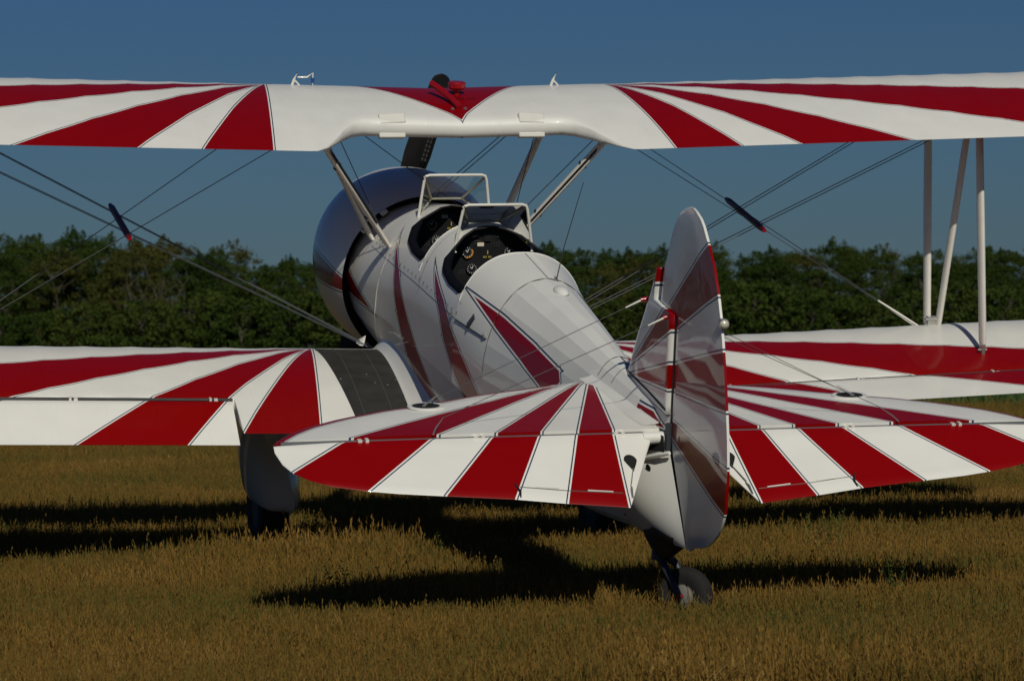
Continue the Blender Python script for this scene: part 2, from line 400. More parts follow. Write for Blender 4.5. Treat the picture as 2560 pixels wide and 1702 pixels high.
# --- lower wings, ailerons, walkway ---------------------------------
LA = (.871, 1.30)
lower_polys = [wedge(LA, .128, .475), wedge(LA, .73, 1.22), wedge(LA, 2.16, 4.45)]
M['lower_paint'] = paint('lower_wing_enamel', lower_polys, rib=.295)
HF = .728; XI, XO = 1.492, 4.35
AIL = {-1: .209, 1: -.17}
for sx in (-1, 1):
    mb = MB()
    def seg(xlist, tm, c0=True, c1=True):
        rows = []; pfs = []
        for x in xlist:
            p_, f_ = wing_section(LW, sx*x, tm, tipf(x, 4.752), HF); rows.append(p_); pfs.append(f_)
        ids = mb.grid(rows, pfs, closed=True)
        if c0: mb.face(ids[0], False)
        if c1: mb.face(ids[-1][::-1], False)
    seg([.15, .3, .42, .5, .6, .7, .8, .9, 1.0, 1.1]+[1.1+RIB/5*k for k in range(1, 7)]+[XI], 1.0)
    seg([XI]+[1.1+RIB/5*k for k in range(7, 56) if 1.1+RIB/5*k < XO]+[XO], HF, False, False)
    seg([XO, 4.42, 4.5, 4.58, 4.65, 4.7, 4.73, 4.745, 4.752], 1.0)
    lw = part(mb, 'lower_wing', M['lower_paint'])
    # aileron
    mb = MB(); rows = []; pfs = []; a = AIL[sx]
    hx = wpt(LW, 0, HF+.018, foil(HF)[0]*CH*.45)
    for x in [XI+.018]+[XI+.02+(XO-XI-.04)*k/40 for k in range(1, 40)]+[XO-.012]:
        pts = []; pf = []; c = .0 if x > XI+.07 else 0
        def put(t, h):
            q = wpt(LW, sx*x, t, h); hz = hx[2]+x*math.tan(LW['d'])
            dy, dz = q[1]-hx[1], q[2]-hz
            pts.append((sx*x, hx[1]+dy*math.cos(a)-dz*math.sin(a), hz+dy*math.sin(a)+dz*math.cos(a))); pf.append((x, (1-t)*CH, 0))
        t0 = HF+.022
        tl = [lerp(t0+.012, 1, k/9) for k in range(10)]
        for t in tl[::-1]: put(t, foil(t)[0]*CH*(1 if t < .999 else 1)+(.001 if t > .99 else 0))
        u, l = [q*CH for q in foil(t0+.012)]
        for k in range(1, 6):
            g = math.pi*k/6; put(t0+.012-math.sin(g)*.018, (u+l)/2+math.cos(g)*(u-l)/2)
        for t in tl: put(t, foil(t)[1]*CH-(.001 if t > .99 else 0))
        rows.append(pts); pfs.append(pf)
    ids = mb.grid(rows, pfs, closed=True); mb.face(ids[0], False); mb.face(ids[-1][::-1], False)
    ail = part(mb, 'aileron', M['lower_paint'])
    mb = MB(); mb.tube([wpt(LW, sx*x, HF+.0125, foil(HF)[0]*CH-.020) for x in (XI+.01, 2.5, 3.5, XO-.01)], .013, 6); part(mb, 'aileron_gap_shade', M['black'], ail)  # black tube laid in the gap to paint its shade
    for x in (1.62, 2.45, 3.35, 4.2):        # hinge brackets in the gap
        mb = MB(); c = Vector(wpt(LW, sx*x, HF+.012, foil(HF)[0]*CH-.022))
        mb.box(c+Vector((-.016, -.005, .006)), (.014, .04, .022)); mb.box(c+Vector((.016, -.010, .004)), (.022, .036, .018))
        part(mb, 'hinge_bracket', M['white_strut'], ail)
    # walkway on the wing root
    mb = MB(); rows = []
    for k in range(13):
        t = lerp(.17, .985, k/12)
        xo = lerp(.855, .79, (t-.17)/.8); xi = .452
        rows.append([surf_up(LW, sx*lerp(xi, xo, j/6), t, .0035) for j in range(7)])
    mb.grid(rows)
    part(mb, 'walkway', M['walk'], lw)
    mb = MB(); rows = []                       # concave fairing between wing root and fuselage side
    for k in range(15):
        t = lerp(.06, .99, k/14); q = Vector(surf_up(LW, sx*.45, t)); zt_ = q.z+lerp(.06, .13, t)
        f_ = on_side(sx, q.y, zt_, -.004); r_ = []
        for j in range(8):
            a = j/7; r_.append((lerp(f_.x, sx*.450, a**1.15), q.y, lerp(f_.z, q.z+.003, 1-(1-a)**1.2)))
        rows.append(r_)
    mb.grid(rows); part(mb, 'root_fairing', M['white'], lw)
    for xr in (.56, .735):                     # scuffed edge strips
        mb = MB(); mb.grid([[surf_up(LW, sx*(xr+d*.003), lerp(.17, .98, k/12), .0055) for d in (-1, 1)] for k in range(13)])
        part(mb, 'walkway_seam', M['wear'], lw)

# --- fuselage shell -----------------------------------------------
EDGE_R = ([3.0, 3.04, 3.3, 3.5, 3.58, 3.63, 3.72, 3.80, 3.85], [.05, .036, .034, .056, .095, .145, .212, .238, .2445])
EDGE_F = ([3.99, 4.05, 4.3, 4.47, 4.57, 4.63, 4.73, 4.82, 4.87], [.05, .014, .011, .03, .082, .132, .185, .198, .172])
facU = [0, .17, .33, .49, .64, .78, .90, 1.0]; facL = [1.0, 1.12, 1.28, 1.46, 1.66, 1.85, 2.0]
fine = [k/24 for k in range(25)]
mb = MB(); sharp_ids = set()
def fseg(ys, aList, a0f=None, sharp_from=None):
    for sx in (-1, 1):
        rows = []; pfs = []
        for y in ys:
            a0 = a0f(y) if a0f else 0
            lst = [a0+(a-aList[0])*(1-a0)/(1-aList[0]) if a < 1 else a for a in aList]
            r_ = []; pf_ = []
            for a in lst:
                x, z = fus_pt(y, a); r_.append((sx*x, y, z)); pf_.append((y, z, 0))
            rows.append(r_); pfs.append(pf_)
        ids = mb.grid(rows, pfs)
        for r_ in ids:
            for j, a in enumerate(aList):
                if sharp_from is not None and sharp_from < a < 2: sharp_ids.add(r_[j])
def ylist(a, b, n): return [lerp(a, b, k/n) for k in range(n+1)]
fseg(ylist(.35, 2.44, 16), facU+facL[1:], None, 0.01)
fseg(ylist(2.44, 3.0, 6), fine+facL[1:], None, 1.05)
def ef(E):
    def f(y): return a_of_z(y, interp(y, E[0], E[1]))
    return f
fseg(EDGE_R[0], fine+facL[1:], ef(EDGE_R), 1.05)
fseg(ylist(3.85, 3.99, 3), fine+facL[1:], None, 1.05)
fseg(EDGE_F[0], fine+facL[1:], ef(EDGE_F), 1.05)
fseg(ylist(4.87, 5.62, 8), fine+facL[1:], None, 1.05)
F = []
def flash(L, Rr):
    """a flash as a chain of convex quads between its two edges, in (y, z) on the side of the fuselage"""
    n = len(L)
    for i_ in range(n-1):
        q = [L[i_], L[i_+1], Rr[i_+1], Rr[i_]]
        if i_ < n-2:                                     # overlap the next quad a little
            q[1] = (lerp(L[i_+1][0], L[i_+2][0], .08), lerp(L[i_+1][1], L[i_+2][1], .08)); q[2] = (lerp(Rr[i_+1][0], Rr[i_+2][0], .08), lerp(Rr[i_+1][1], Rr[i_+2][1], .08))
        F.append(halfplanes([p for k_, p in enumerate(q) if k_ == 0 or (abs(p[0]-q[k_-1][0])+abs(p[1]-q[k_-1][1])) > 1e-4]))
flash([(2.84, .05), (2.40, -.030), (1.93, -.100), (1.64, -.150), (1.45, -.185)], [(2.84, .05), (2.36, .035), (1.86, .010), (1.40, -.025), (1.345, -.075)])
flash([(3.68, .02), (3.475, -.10), (3.35, -.165), (3.225, -.285), (2.94, -.44), (2.70, -.56)], [(3.68, .02), (3.32, -.075), (3.19, -.125), (2.92, -.245), (2.72, -.345), (2.36, -.50)])
flash([(4.72, -.02), (4.565, -.15), (4.495, -.303), (4.43, -.411), (4.20, -.617), (3.75, -.80)], [(4.72, -.02), (4.45, -.145), (4.29, -.279), (4.20, -.355), (3.85, -.534), (3.46, -.714)])
F.append(halfplanes([(5.05, -.535), (5.62, -.395), (5.62, -.535)]))
M['fus_paint'] = paint('fuselage_enamel', F, pw=(.010, .019), coat=.28, rough=.40)
fus = part(mb, 'fuselage', M['fus_paint'], sharp=lambda a, b, i, j: i in sharp_ids and j in sharp_ids and abs(a[1]-b[1]) > 1e-4)

# tail cone: closes the fuselage and runs back under the stabiliser
mb = MB()
SMALL = [halfplanes([(.62, .054), (.0, .082), (-.1, .083), (-.1, .0), (.0, .030), (.16, .020)])]
M['cone_paint'] = paint('tail_cone_enamel', SMALL, pw=(.010, .019))
for sx in (-1, 1):
    rows = []; pfs = []
    zt, zb, zc, w, nt, nb = sec(.35)
    for k in range(15):
        u = k/14; r_ = []; pf_ = []
        for j in range(25):
            v = j/24; a = 2*v; x0, z0 = fus_pt(.35, a)
            fr = (zt-z0)/(zt-zb)
            z = lerp(z0, lerp(.118, -.455, fr), u)
            yr = -.05 if z > -.05 else -.05-(-.05-z)*.87
            y = lerp(.35, yr, u)
            x = x0*(1-u**1.35)+(.014 if a > .02 and a < 1.98 else 0)*u
            if fr > .22: x += .080*math.sin(math.pi*u**.6)*math.sin(math.pi*min(1, (fr-.22)/.82))**.8
            r_.append((sx*x, y, z)); pf_.append((y, z, 0))
        rows.append(r_); pfs.append(pf_)
    mb.grid(rows, pfs)
cone = part(mb, 'tail_cone', M['cone_paint'])
mb = MB()                                    # dark sheets painting the shaded opening for the elevator torque tube, with its rolled rim
for sx in (-1, 1):
    mb.grid([[(sx*.092, .12, .0), (sx*.05, -.075, .012)], [(sx*.118, .12, -.10), (sx*.052, -.10, -.062)]])
part(mb, 'torque_slot_shade', M['dark'], cone)
for sx in (-1, 1):
    mb = MB(); mb.tube([(sx*.135, .20, -.20), (sx*.105, .06, -.135), (sx*.065, -.06, -.085), (sx*.03, -.115, -.062)], [.012, .014, .014, .01], 8)
    part(mb, 'slot_rim', M['white'], cone)
    mb = MB(); mb.disc((sx*.098, .0, -.165), .019, (sx*1, -.45, -.2), 16); part(mb, 'drain_hole', M['dark'], cone)
mb = MB(); mb.tube([(-.14, -.02, -.01), (.14, -.02, -.01)], .03, 16); part(mb, 'torque_tube', M['white'], cone)
for sx in (-1, 1):
    for (y, z, x) in ((.30, -.49, .10), (.22, -.485, .094), (.12, -.475, .083), (-.02, -.46, .062), (-.22, -.45, .032), (.05, -.30, .094), (-.12, -.40, .055), (.22, -.42, .105)):
        mb = MB(); mb.disc((sx*(x+.014), y, z), .008, (sx, -.3, -.1), 8); part(mb, 'rivet', M['rivet'], cone)

# cockpit interiors, coamings, panels, windshields
def cockpit(E, ypan, edge_top, dials, hoop_b, hoop_t, basec, name):
    y0, y1 = E[0][0], E[0][-1]
    mb = MB()                                # dark tub
    rows = []
    for y in ylist(y0-.03, ypan+.03, 8):
        al = [.60, .7, .8, .9, 1.0, 1.2, 1.4, 1.6, 1.8, 2.0]
        L_ = [fus_pt(y, a, -.014) for a in al]
        rows.append([(-x, y, z) for x, z in L_]+[(x, y, z) for x, z in L_[::-1]])
    mb.grid(rows); mb.face([mb.add(p) for p in rows[0]], False)
    part(mb, 'cockpit_tub', M['dark'], fus)
    # instrument panel: an arch-topped plate
    mb = MB(); pts = []
    for k in range(25):
        a = lerp(-1.2, 1.2, k/24); x, z = fus_pt(ypan, abs(a), -.006); pts.append((math.copysign(x, a), ypan, z))
    mb.face([mb.add(p) for p in pts], False)
    pan = part(mb, 'instrument_panel', M['panel'], fus)
    yy = ypan-.004
    for kind, x, z, r in dials:
        if kind in ('dial', 'arcdial'):
            mb = MB(); mb.tube([(x, yy+.002, z), (x, yy-.010, z)], r, 24, True); mb.tube([(x, yy-.010, z), (x, yy-.014, z)], [r, r*.9], 24, False)
            d = part(mb, 'instrument', M['panel'], pan)
            mb = MB(); yq = yy-.0112
            for k in range(12):
                t = 2*math.pi*k/12; c = Vector((x+math.cos(t)*r*.78, yq, z+math.sin(t)*r*.78))
                mb.box(c, (r*.20, .0012, r*.10), Matrix.Rotation(-t, 3, 'Y'))
            for t, l in ((1.2, .55), (2.3, .45)):
                mb.box((x+math.cos(t)*r*l*.5, yq-.0008, z+math.sin(t)*r*l*.5), (r*l, .0012, r*.12), Matrix.Rotation(-t, 3, 'Y'))
            part(mb, 'dial_markings', M['dial_white'], d)
            if kind == 'arcdial':
                mb = MB(); mb.disc((x, yq-.003, z), r*1.0, (0, -1, 0), 16, r0=r*.82, a0=R(150), a1=R(290)); part(mb, 'dial_arc', M['dial_orange'], d)
        elif kind == 'placard':
            mb = MB(); mb.box((x, yy-.003, z), (.040, .004, .022)); part(mb, 'placard', M['placard'], pan)
        elif kind == 'bar':
            mb = MB(); mb.box((x, yy-.003, z), (.006, .004, .024)); part(mb, 'pointer', M['dial_yellow'], pan)
        elif kind == 'marks':
            mb = MB()
            for k in range(7):
                if k == 3: continue
                mb.box((x-.022+k*.0075, yy-.003, z), (.0045, .003, .011))
            part(mb, 'switch_legend', M['dial_yellow'], pan)
        elif kind == 'strip':
            mb = MB(); mb.box((x, yy-.003, z), (.048, .004, .010)); part(mb, 'strip_gauge', plain('gauge_strip', (.035, .03, .026), .5), pan)
        elif kind == 'square':
            mb = MB(); mb.box((x, yy-.004, z), (.040, .008, .032)); part(mb, 'compass_box', M['dark'], pan)
        elif kind == 'dots':
            mb = MB()
            for k in range(6): mb.disc((x+(k % 3)*.014, yy-.003, z-(k//3)*.016), .0028, (0, -1, 0), 8)
            part(mb, 'switch_row', plain('switch_grey', (.10, .10, .10), .5), pan)
    # padded coaming round the opening
    for sx in (-1, 1):
        pts = []; rad = []
        for y in [y0+.01, y0+.02]+ylist(y0+.06, E[0][4]+.05, 12):
            z = interp(y, E[0], E[1]); a = a_of_z(y, z); x, zz = fus_pt(y, a)
            pts.append((sx*(x-.012), y, zz-.004)); rad.append(.028)
        rad[0] = .006; rad[-1] = .012; rad[1] = .022
        mb = MB(); mb.tube(pts, rad, 10, True); part(mb, 'coaming_pad', M['leather'], fus)
    mb = MB()                                # thin dark lip under the panel hood
    pts = []
    for y in [E[0][4], E[0][5], E[0][6], E[0][7], E[0][8]]:
        a = a_of_z(y, interp(y, E[0], E[1])); x, z = fus_pt(y, a, -.004); pts.append((x, y-.004, z))
    pts2 = [(-p[0], p[1], p[2]) for p in pts[::-1]]
    mb.tube(pts+pts2[1:], .007, 6); part(mb, 'hood_trim', M['black'], fus)
    # windshield: tube hoop at the back, three flat panes, two posts
    bx, by, bz = hoop_b; tx, ty, tz = hoop_t; fx, fy, fz = basec
    ws = MB(); rr = .018
    hp = [(-bx, by, bz), (-lerp(bx, tx, .5), lerp(by, ty, .5), lerp(bz, tz, .5)), (-tx-.003, ty, tz-.03), (-tx+.006, ty, tz-.007), (-tx+.03, ty, tz), (tx-.03, ty, tz), (tx-.006, ty, tz-.007), (tx+.003, ty, tz-.03), (lerp(bx, tx, .5), lerp(by, ty, .5), lerp(bz, tz, .5)), (bx, by, bz)]
    ws.tube(hp, .0088, 8); frame = part(ws, 'windshield_frame', M['white_strut'])
    for s in (-1, 1):
        m2 = MB(); m2.tube([(s*tx, ty+.004, tz-.012), (s*fx, fy, fz)], .008, 6); part(m2, 'windshield_post', M['post'], frame)
        m2 = MB(); m2.tube([(s*fx, fy, fz), (s*lerp(fx, bx, .5), lerp(fy, by, .45), lerp(fz, bz, .42)), (s*bx, by+.01, bz+.005)], .006, 6); part(m2, 'windshield_base', M['post'], frame)
        m2 = MB(); m2.disc((s*(bx+.002), by-.006, bz-.01), .010, (0, -1, 0), 10); m2.tube([(s*(bx-.010), by-.008, bz-.012), (s*(bx+.010), by-.008, bz-.012)], .005, 6); part(m2, 'windshield_clamp', M['white_strut'], frame)
        g = MB(); a_ = [(s*bx*.97, by+.012, bz+.01), (s*tx*.985, ty+.004, tz-.008), (s*fx, fy-.002, fz+.002), (s*lerp(fx, bx, .5), lerp(fy, by, .45), lerp(fz, bz, .42)+.002)]
        g.face([g.add(p) for p in a_], False); part(g, 'windshield_pane', M['glass'], frame)
    m2 = MB(); m2.tube([(-fx, fy, fz), (fx, fy, fz)], .007, 6); part(m2, 'windshield_base', M['post'], frame)
    g = MB(); g.face([g.add(p) for p in [(-fx, fy, fz), (fx, fy, fz), (tx*.97, ty+.006, tz-.006), (-tx*.97, ty+.006, tz-.006)]], False)
    part(g, 'windshield_pane', M['glass'], frame)
cockpit(EDGE_R, 3.875, .247, [('arcdial', -.117, .083, .036), ('dial', -.086, -.018, .034), ('dial', .139, .08, .034), ('placard', -.036, .128, 0), ('bar', .009, .079, 0), ('marks', .007, .051, 0),
        ('strip', -.062, .175, 0), ('strip', .086, .173, 0), ('square', .006, .163, 0), ('dots', -.16, -.03, 0), ('dots', .05, .135, 0), ('dots', -.07, .15, 0)],
        (.236, 3.69, .135), (.192, 3.675, .406), (.093, 3.955, .249), 'rear')
cockpit(EDGE_F, 4.892, .21, [('arcdial', -.112, .045, .036), ('dial', -.078, -.055, .034), ('dial', .14, .04, .034), ('placard', -.028, .094, 0), ('bar', .016, .047, 0), ('marks', .016, .019, 0),
        ('strip', -.055, .138, 0), ('strip', .09, .135, 0), ('square', .017, .125, 0), ('dots', -.15, -.07, 0)],
        (.231, 4.743, .10), (.195, 4.741, .385), (.098, 4.977, .190), 'front')

# seams, rivets, step, antenna and lens on the fuselage
for sx in (-1, 1):
    mb = MB(); mb.tube([on_side(sx, y, interp(y, [2.44, 3.2, 3.9, 4.6, 5.3], [-.109, -.117, -.127, -.15, -.165]), .0005) for y in ylist(2.46, 5.25, 30)], .0014, 5)
    part(mb, 'side_seam', M['pin'], fus)
    mb = MB(); mb.tube([on_side(sx, y, interp(y, [2.46, 2.95], [-.113, -.118]), .003) for y in ylist(2.47, 2.98, 8)], .0045, 6); part(mb, 'step_rail', M['steel'], fus)
    mb = MB()
    for k in range(22):
        y = 2.98+k*.104; z = interp(y, [2.44, 3.2, 3.9, 4.6, 5.3], [-.109, -.117, -.127, -.15, -.165])+.035
        mb = MB(); c = on_side(sx, y, z, .0035); mb.disc(c, .008, (sx, 0, .35), 8); part(mb, 'rivet', M['rivet'], fus)
    for y, z in ((3.05, .03), (2.96, -.02), (3.9, .02), (3.92, -.08), (4.02, -.03), (3.0, .10)):
        mb = MB(); mb.disc(on_side(sx, y, z, .0035), .006, (sx, 0, .5), 8); part(mb, 'rivet', M['rivet'], fus)
    # foot step: a bright plate standing off the side
    c = on_side(sx, 2.74, -.075, .004); mb = MB(); rot = Matrix.Rotation(-sx*R(24), 3, 'Y') @ Matrix.Rotation(R(30), 3, 'X')
    mb.box(c, (.010, .04, .085), rot); part(mb, 'foot_step', M['steel'], fus)
    for y in (2.50, 3.05):
        mb = MB(); c = on_side(sx, y, -.105, .006); mb.box(c, (.012, .034, .018), Matrix.Rotation(sx*R(20), 3, 'Y')); mb.disc(c+Vector((sx*.008, 0, 0)), .006, (sx, 0, .3), 8); part(mb, 'fastener', M['steel_light'], fus)
    # front frame band and arch seams
    mb = MB(); rows = []
    mb.tube([Vector((sx*fus_pt(interp(a, [.6, 1.4, 1.75], [4.72, 5.08, 5.14]), a, .0)[0], interp(a, [.6, 1.4, 1.75], [4.72, 5.08, 5.14]), fus_pt(interp(a, [.6, 1.4, 1.75], [4.72, 5.08, 5.14]), a, 0)[1])) for a in [lerp(.6, 1.75, k/20) for k in range(21)]], .004, 6)
    part(mb, 'frame_band', M['white_strut'], fus)
def arch(y, r, mat, a0=-.95, a1=.95, nm='arch_seam'):
    mb = MB(); pts = []
    for k in range(41):
        a = lerp(a0, a1, k/40); x, z = fus_pt(y, abs(a), .0008); pts.append((math.copysign(x, a), y, z))
    mb.tube(pts, r, 5); return part(mb, nm, mat, fus)
arch(2.44, .002, M['rivet']); arch(2.997, .003, M['white'], -.72, .72); arch(3.987, .003, M['white'], -.74, .74); arch(3.90, .0012, M['rivet'], -.9, .9)
arch(.93, .0022, M['pin'], -.44, .44, 'fairing_edge'); arch(.74, .0018, M['pin'], -.42, .42, 'fairing_edge')
mb = MB(); mb.tube([(.012, y, sec(y)[0]+.001) for y in ylist(2.44, 2.98, 6)], .0020, 5); part(mb, 'deck_seam', M['pin'], fus)
mb = MB(); mb.tube([(.008, y, sec(y)[0]+.001) for y in ylist(.76, .92, 4)], .0028, 5); part(mb, 'deck_seam', M['pin'], fus)
mb = MB(); mb.tube([(.053, 2.42, .226), (.05, 2.27, .45), (.05, 1.93, .87)], [.0035, .0028, .0018], 6); ant = part(mb, 'whip_antenna', M['steel'], fus)
mb = MB(); mb.tube([(.053, 2.425, .222), (.053, 2.42, .245)], [.013, .005], 10); part(mb, 'antenna_base', M['steel_light'], ant)
mb = MB(); rows = []
for k in range(9):                            # teardrop beacon fairing on the deck
    u = k/8; w_ = .042*math.sin(math.pi*min(1, u*1.0))**.6+.001; h_ = .030*math.sin(math.pi*u)**.7
    rows.append([(.018+w_*math.cos(math.pi*j/8), 2.28-.20*u, sec(2.2)[0]-.006+h_*math.sin(math.pi*j/8)) for j in range(9)])
mb.grid(rows); part(mb, 'beacon_fairing', M['white'], fus)

# --- cowling, engine face, propeller --------------------------------
AX = -.45
prof = [(5.5,.555),(5.6,.575),(5.7,.591),(5.85,.606),(6.0,.615),(6.1,.617),(6.2,.613),(6.3,.602),(6.4,.583),(6.48,.558),(6.55,.522),(6.6,.475),(6.61,.44),(6.59,.42)]
CF = [halfplanes([(5.40, -.440), (5.78, -.392), (6.14, -.374), (6.3, -.37), (6.3, -.555), (6.05, -.550), (5.64, -.520), (5.40, -.500)])]
M['cowl_paint'] = paint('cowling_enamel', CF, coat=.5, rough=.34, pw=(.010, .019))
mb = MB(); n = 64
rows = []; pfs = []
for y, r in prof:
    rows.append([(r*math.sin(2*math.pi*k/n), y, AX+r*math.cos(2*math.pi*k/n)) for k in range(n)])
    pfs.append([(y, AX+r*math.cos(2*math.pi*k/n), 0) for k in range(n)])
mb.grid(rows, pfs, closed=True)
inner = [(5.5,.552),(5.7,.582),(6.0,.604),(6.3,.59),(6.5,.53),(6.59,.42)]
mb.grid([[(r*math.sin(2*math.pi*k/n), y, AX+r*math.cos(2*math.pi*k/n)) for k in range(n)] for y, r in inner], closed=True, mi=1)
cowl = part(mb, 'cowling', [M['cowl_paint'], M['dark']])
mb = MB(); mb.disc((0, 5.80, AX), .60, (0, 1, 0), 48); mb.disc((0, 6.3, AX), .56, (0, 1, 0), 48)
part(mb, 'engine_baffle', M['dark'], cowl)
for k in range(9):
    t = 2*math.pi*k/9; mb = MB(); d = Vector((math.sin(t), 0, math.cos(t)))
    mb.tube([Vector((0, 6.42, AX))+d*.12, Vector((0, 6.42, AX))+d*.40], [.085, .075], 12); part(mb, 'cylinder', plain('cylinder_metal', (.06, .06, .06), .5, metal=.6) if k == 0 else bpy.data.materials['cylinder_metal'], cowl)
for (ang, w_) in ((-33, .05), (-52, .02), (38, .05)):  # straps across the exit gap
    t = R(ang); mb = MB(); d = Vector((math.sin(t), 0, math.cos(t)))
    mb.box(Vector((0, 5.50, AX))+d*.545, (w_, .11, .028), Matrix.Rotation(t, 3, 'Y')); o = part(mb, 'gap_strap', M['white_strut'], cowl)
    bv = o.modifiers.new('b', 'BEVEL'); bv.width = .008
# propeller, one blade standing a little to starboard of upright
PR = empty('propeller', (0, 0, 0), '', ''); del PR['label']; del PR['category']
PR.parent = plane
mb = MB(); mb.tube([(0, 6.55, AX), (0, 6.80, AX), (0, 6.88, AX)], [.11, .10, .03], 20); part(mb, 'hub', M['prop'], PR)
tipang = math.atan2(.345, .69-AX+.02)
for k in range(2):
    t = tipang+math.pi*k; d = Vector((math.sin(t), 0, math.cos(t))); side = Vector((math.cos(t), 0, -math.sin(t)))
    mb = MB(); rows = []; Lb = 1.215
    for j in range(22):
        u = math.sin(math.pi/2*j/21); r = .06+u*(Lb-.06)
        w_ = interp(u, [0, .1, .3, .5, .8, .965, .988, 1.0], [.050, .07, .105, .118, .10, .068, .066, .066])*(1 if u < .955 else math.sqrt(max(.002, 1-((u-.955)/.045)**2))); th = interp(u, [0, .2, 1], [.045, .022, .006])
        tw = interp(u, [0, .3, 1], [R(50), R(30), R(8)])
        ch = (side*math.cos(tw)+Vector((0, 1, 0))*math.sin(tw)); nn = d.cross(ch)
        c = Vector((0, 6.70, AX))+d*r
        rows.append([c+ch*(w_*math.cos(q))+nn*(th*math.sin(q)*.5) for q in [2*math.pi*i/14 for i in range(14)]])
    ids = mb.grid(rows, closed=True); mb.face(ids[-1], False); bl = part(mb, 'blade', M['prop'], PR)
    if k == 0:                                  # faded stencil on the blade's back, only its rhythm can be made out
        m2 = MB()
        for q in range(9):
            for e in (0, 1):
                c = Vector((0, 6.70, AX))+d*(.62+q*.032)+side*(.035+e*.022)+Vector((0, -.03, 0)); m2.box(c, (.012, .002, .022), Matrix.Rotation(t, 3, 'Y'))
        part(m2, 'blade_stencil', plain('faded_stencil', (.028, .028, .028), .6), PR)

# --- tail: stabilisers, elevators, fin, rudder ----------------------
LEX = [.05, .15, .36, .75, 1.17, 1.33, 1.57, 1.70, 1.80, 1.87, 1.915, 1.935]
LEY = [1.03, 1.02, .945, .800, .590, .530, .395, .300, .205, .115, .045, -.02]
TEX = [.07, .319, .612, .856, 1.178, 1.40, 1.54, 1.70, 1.80, 1.871, 1.91, 1.935]
TEC = [.20, .528, .485, .442, .403, .375, .350, .310, .262, .205, .145, .06]
SL = lambda x0, y0, x1, y1, side: line((x0, y0), (x1, y1), side)
ST = [[SL(.131, .992, .286, 0, (.36, 0)), SL(.131, .992, .452, 0, (.36, 0))],
      [SL(.170, .973, .645, 0, (.75, 0)), SL(.175, .965, .856, 0, (.75, 0))],
      [SL(.309, .893, 1.157, 0, (1.3, 0)), SL(.344, .873, 1.56, 0, (1.3, 0))]]
EL = [[SL(.288, 0, .329, -.528, (.5, -.2)), SL(.452, 0, .609, -.485, (.4, -.2))],
      [SL(.645, 0, .859, -.442, (.9, -.2)), SL(.856, 0, 1.175, -.403, (.8, -.2))],
      [SL(1.157, 0, 1.543, -.353, (1.5, -.2)), SL(1.56, 0, 1.868, -.2085, (1.4, -.2))]]
M['stab_paint'] = paint('stabiliser_enamel', ST, zband=.060)
M['elev_paint'] = paint('elevator_enamel', EL)
DEF = .4186
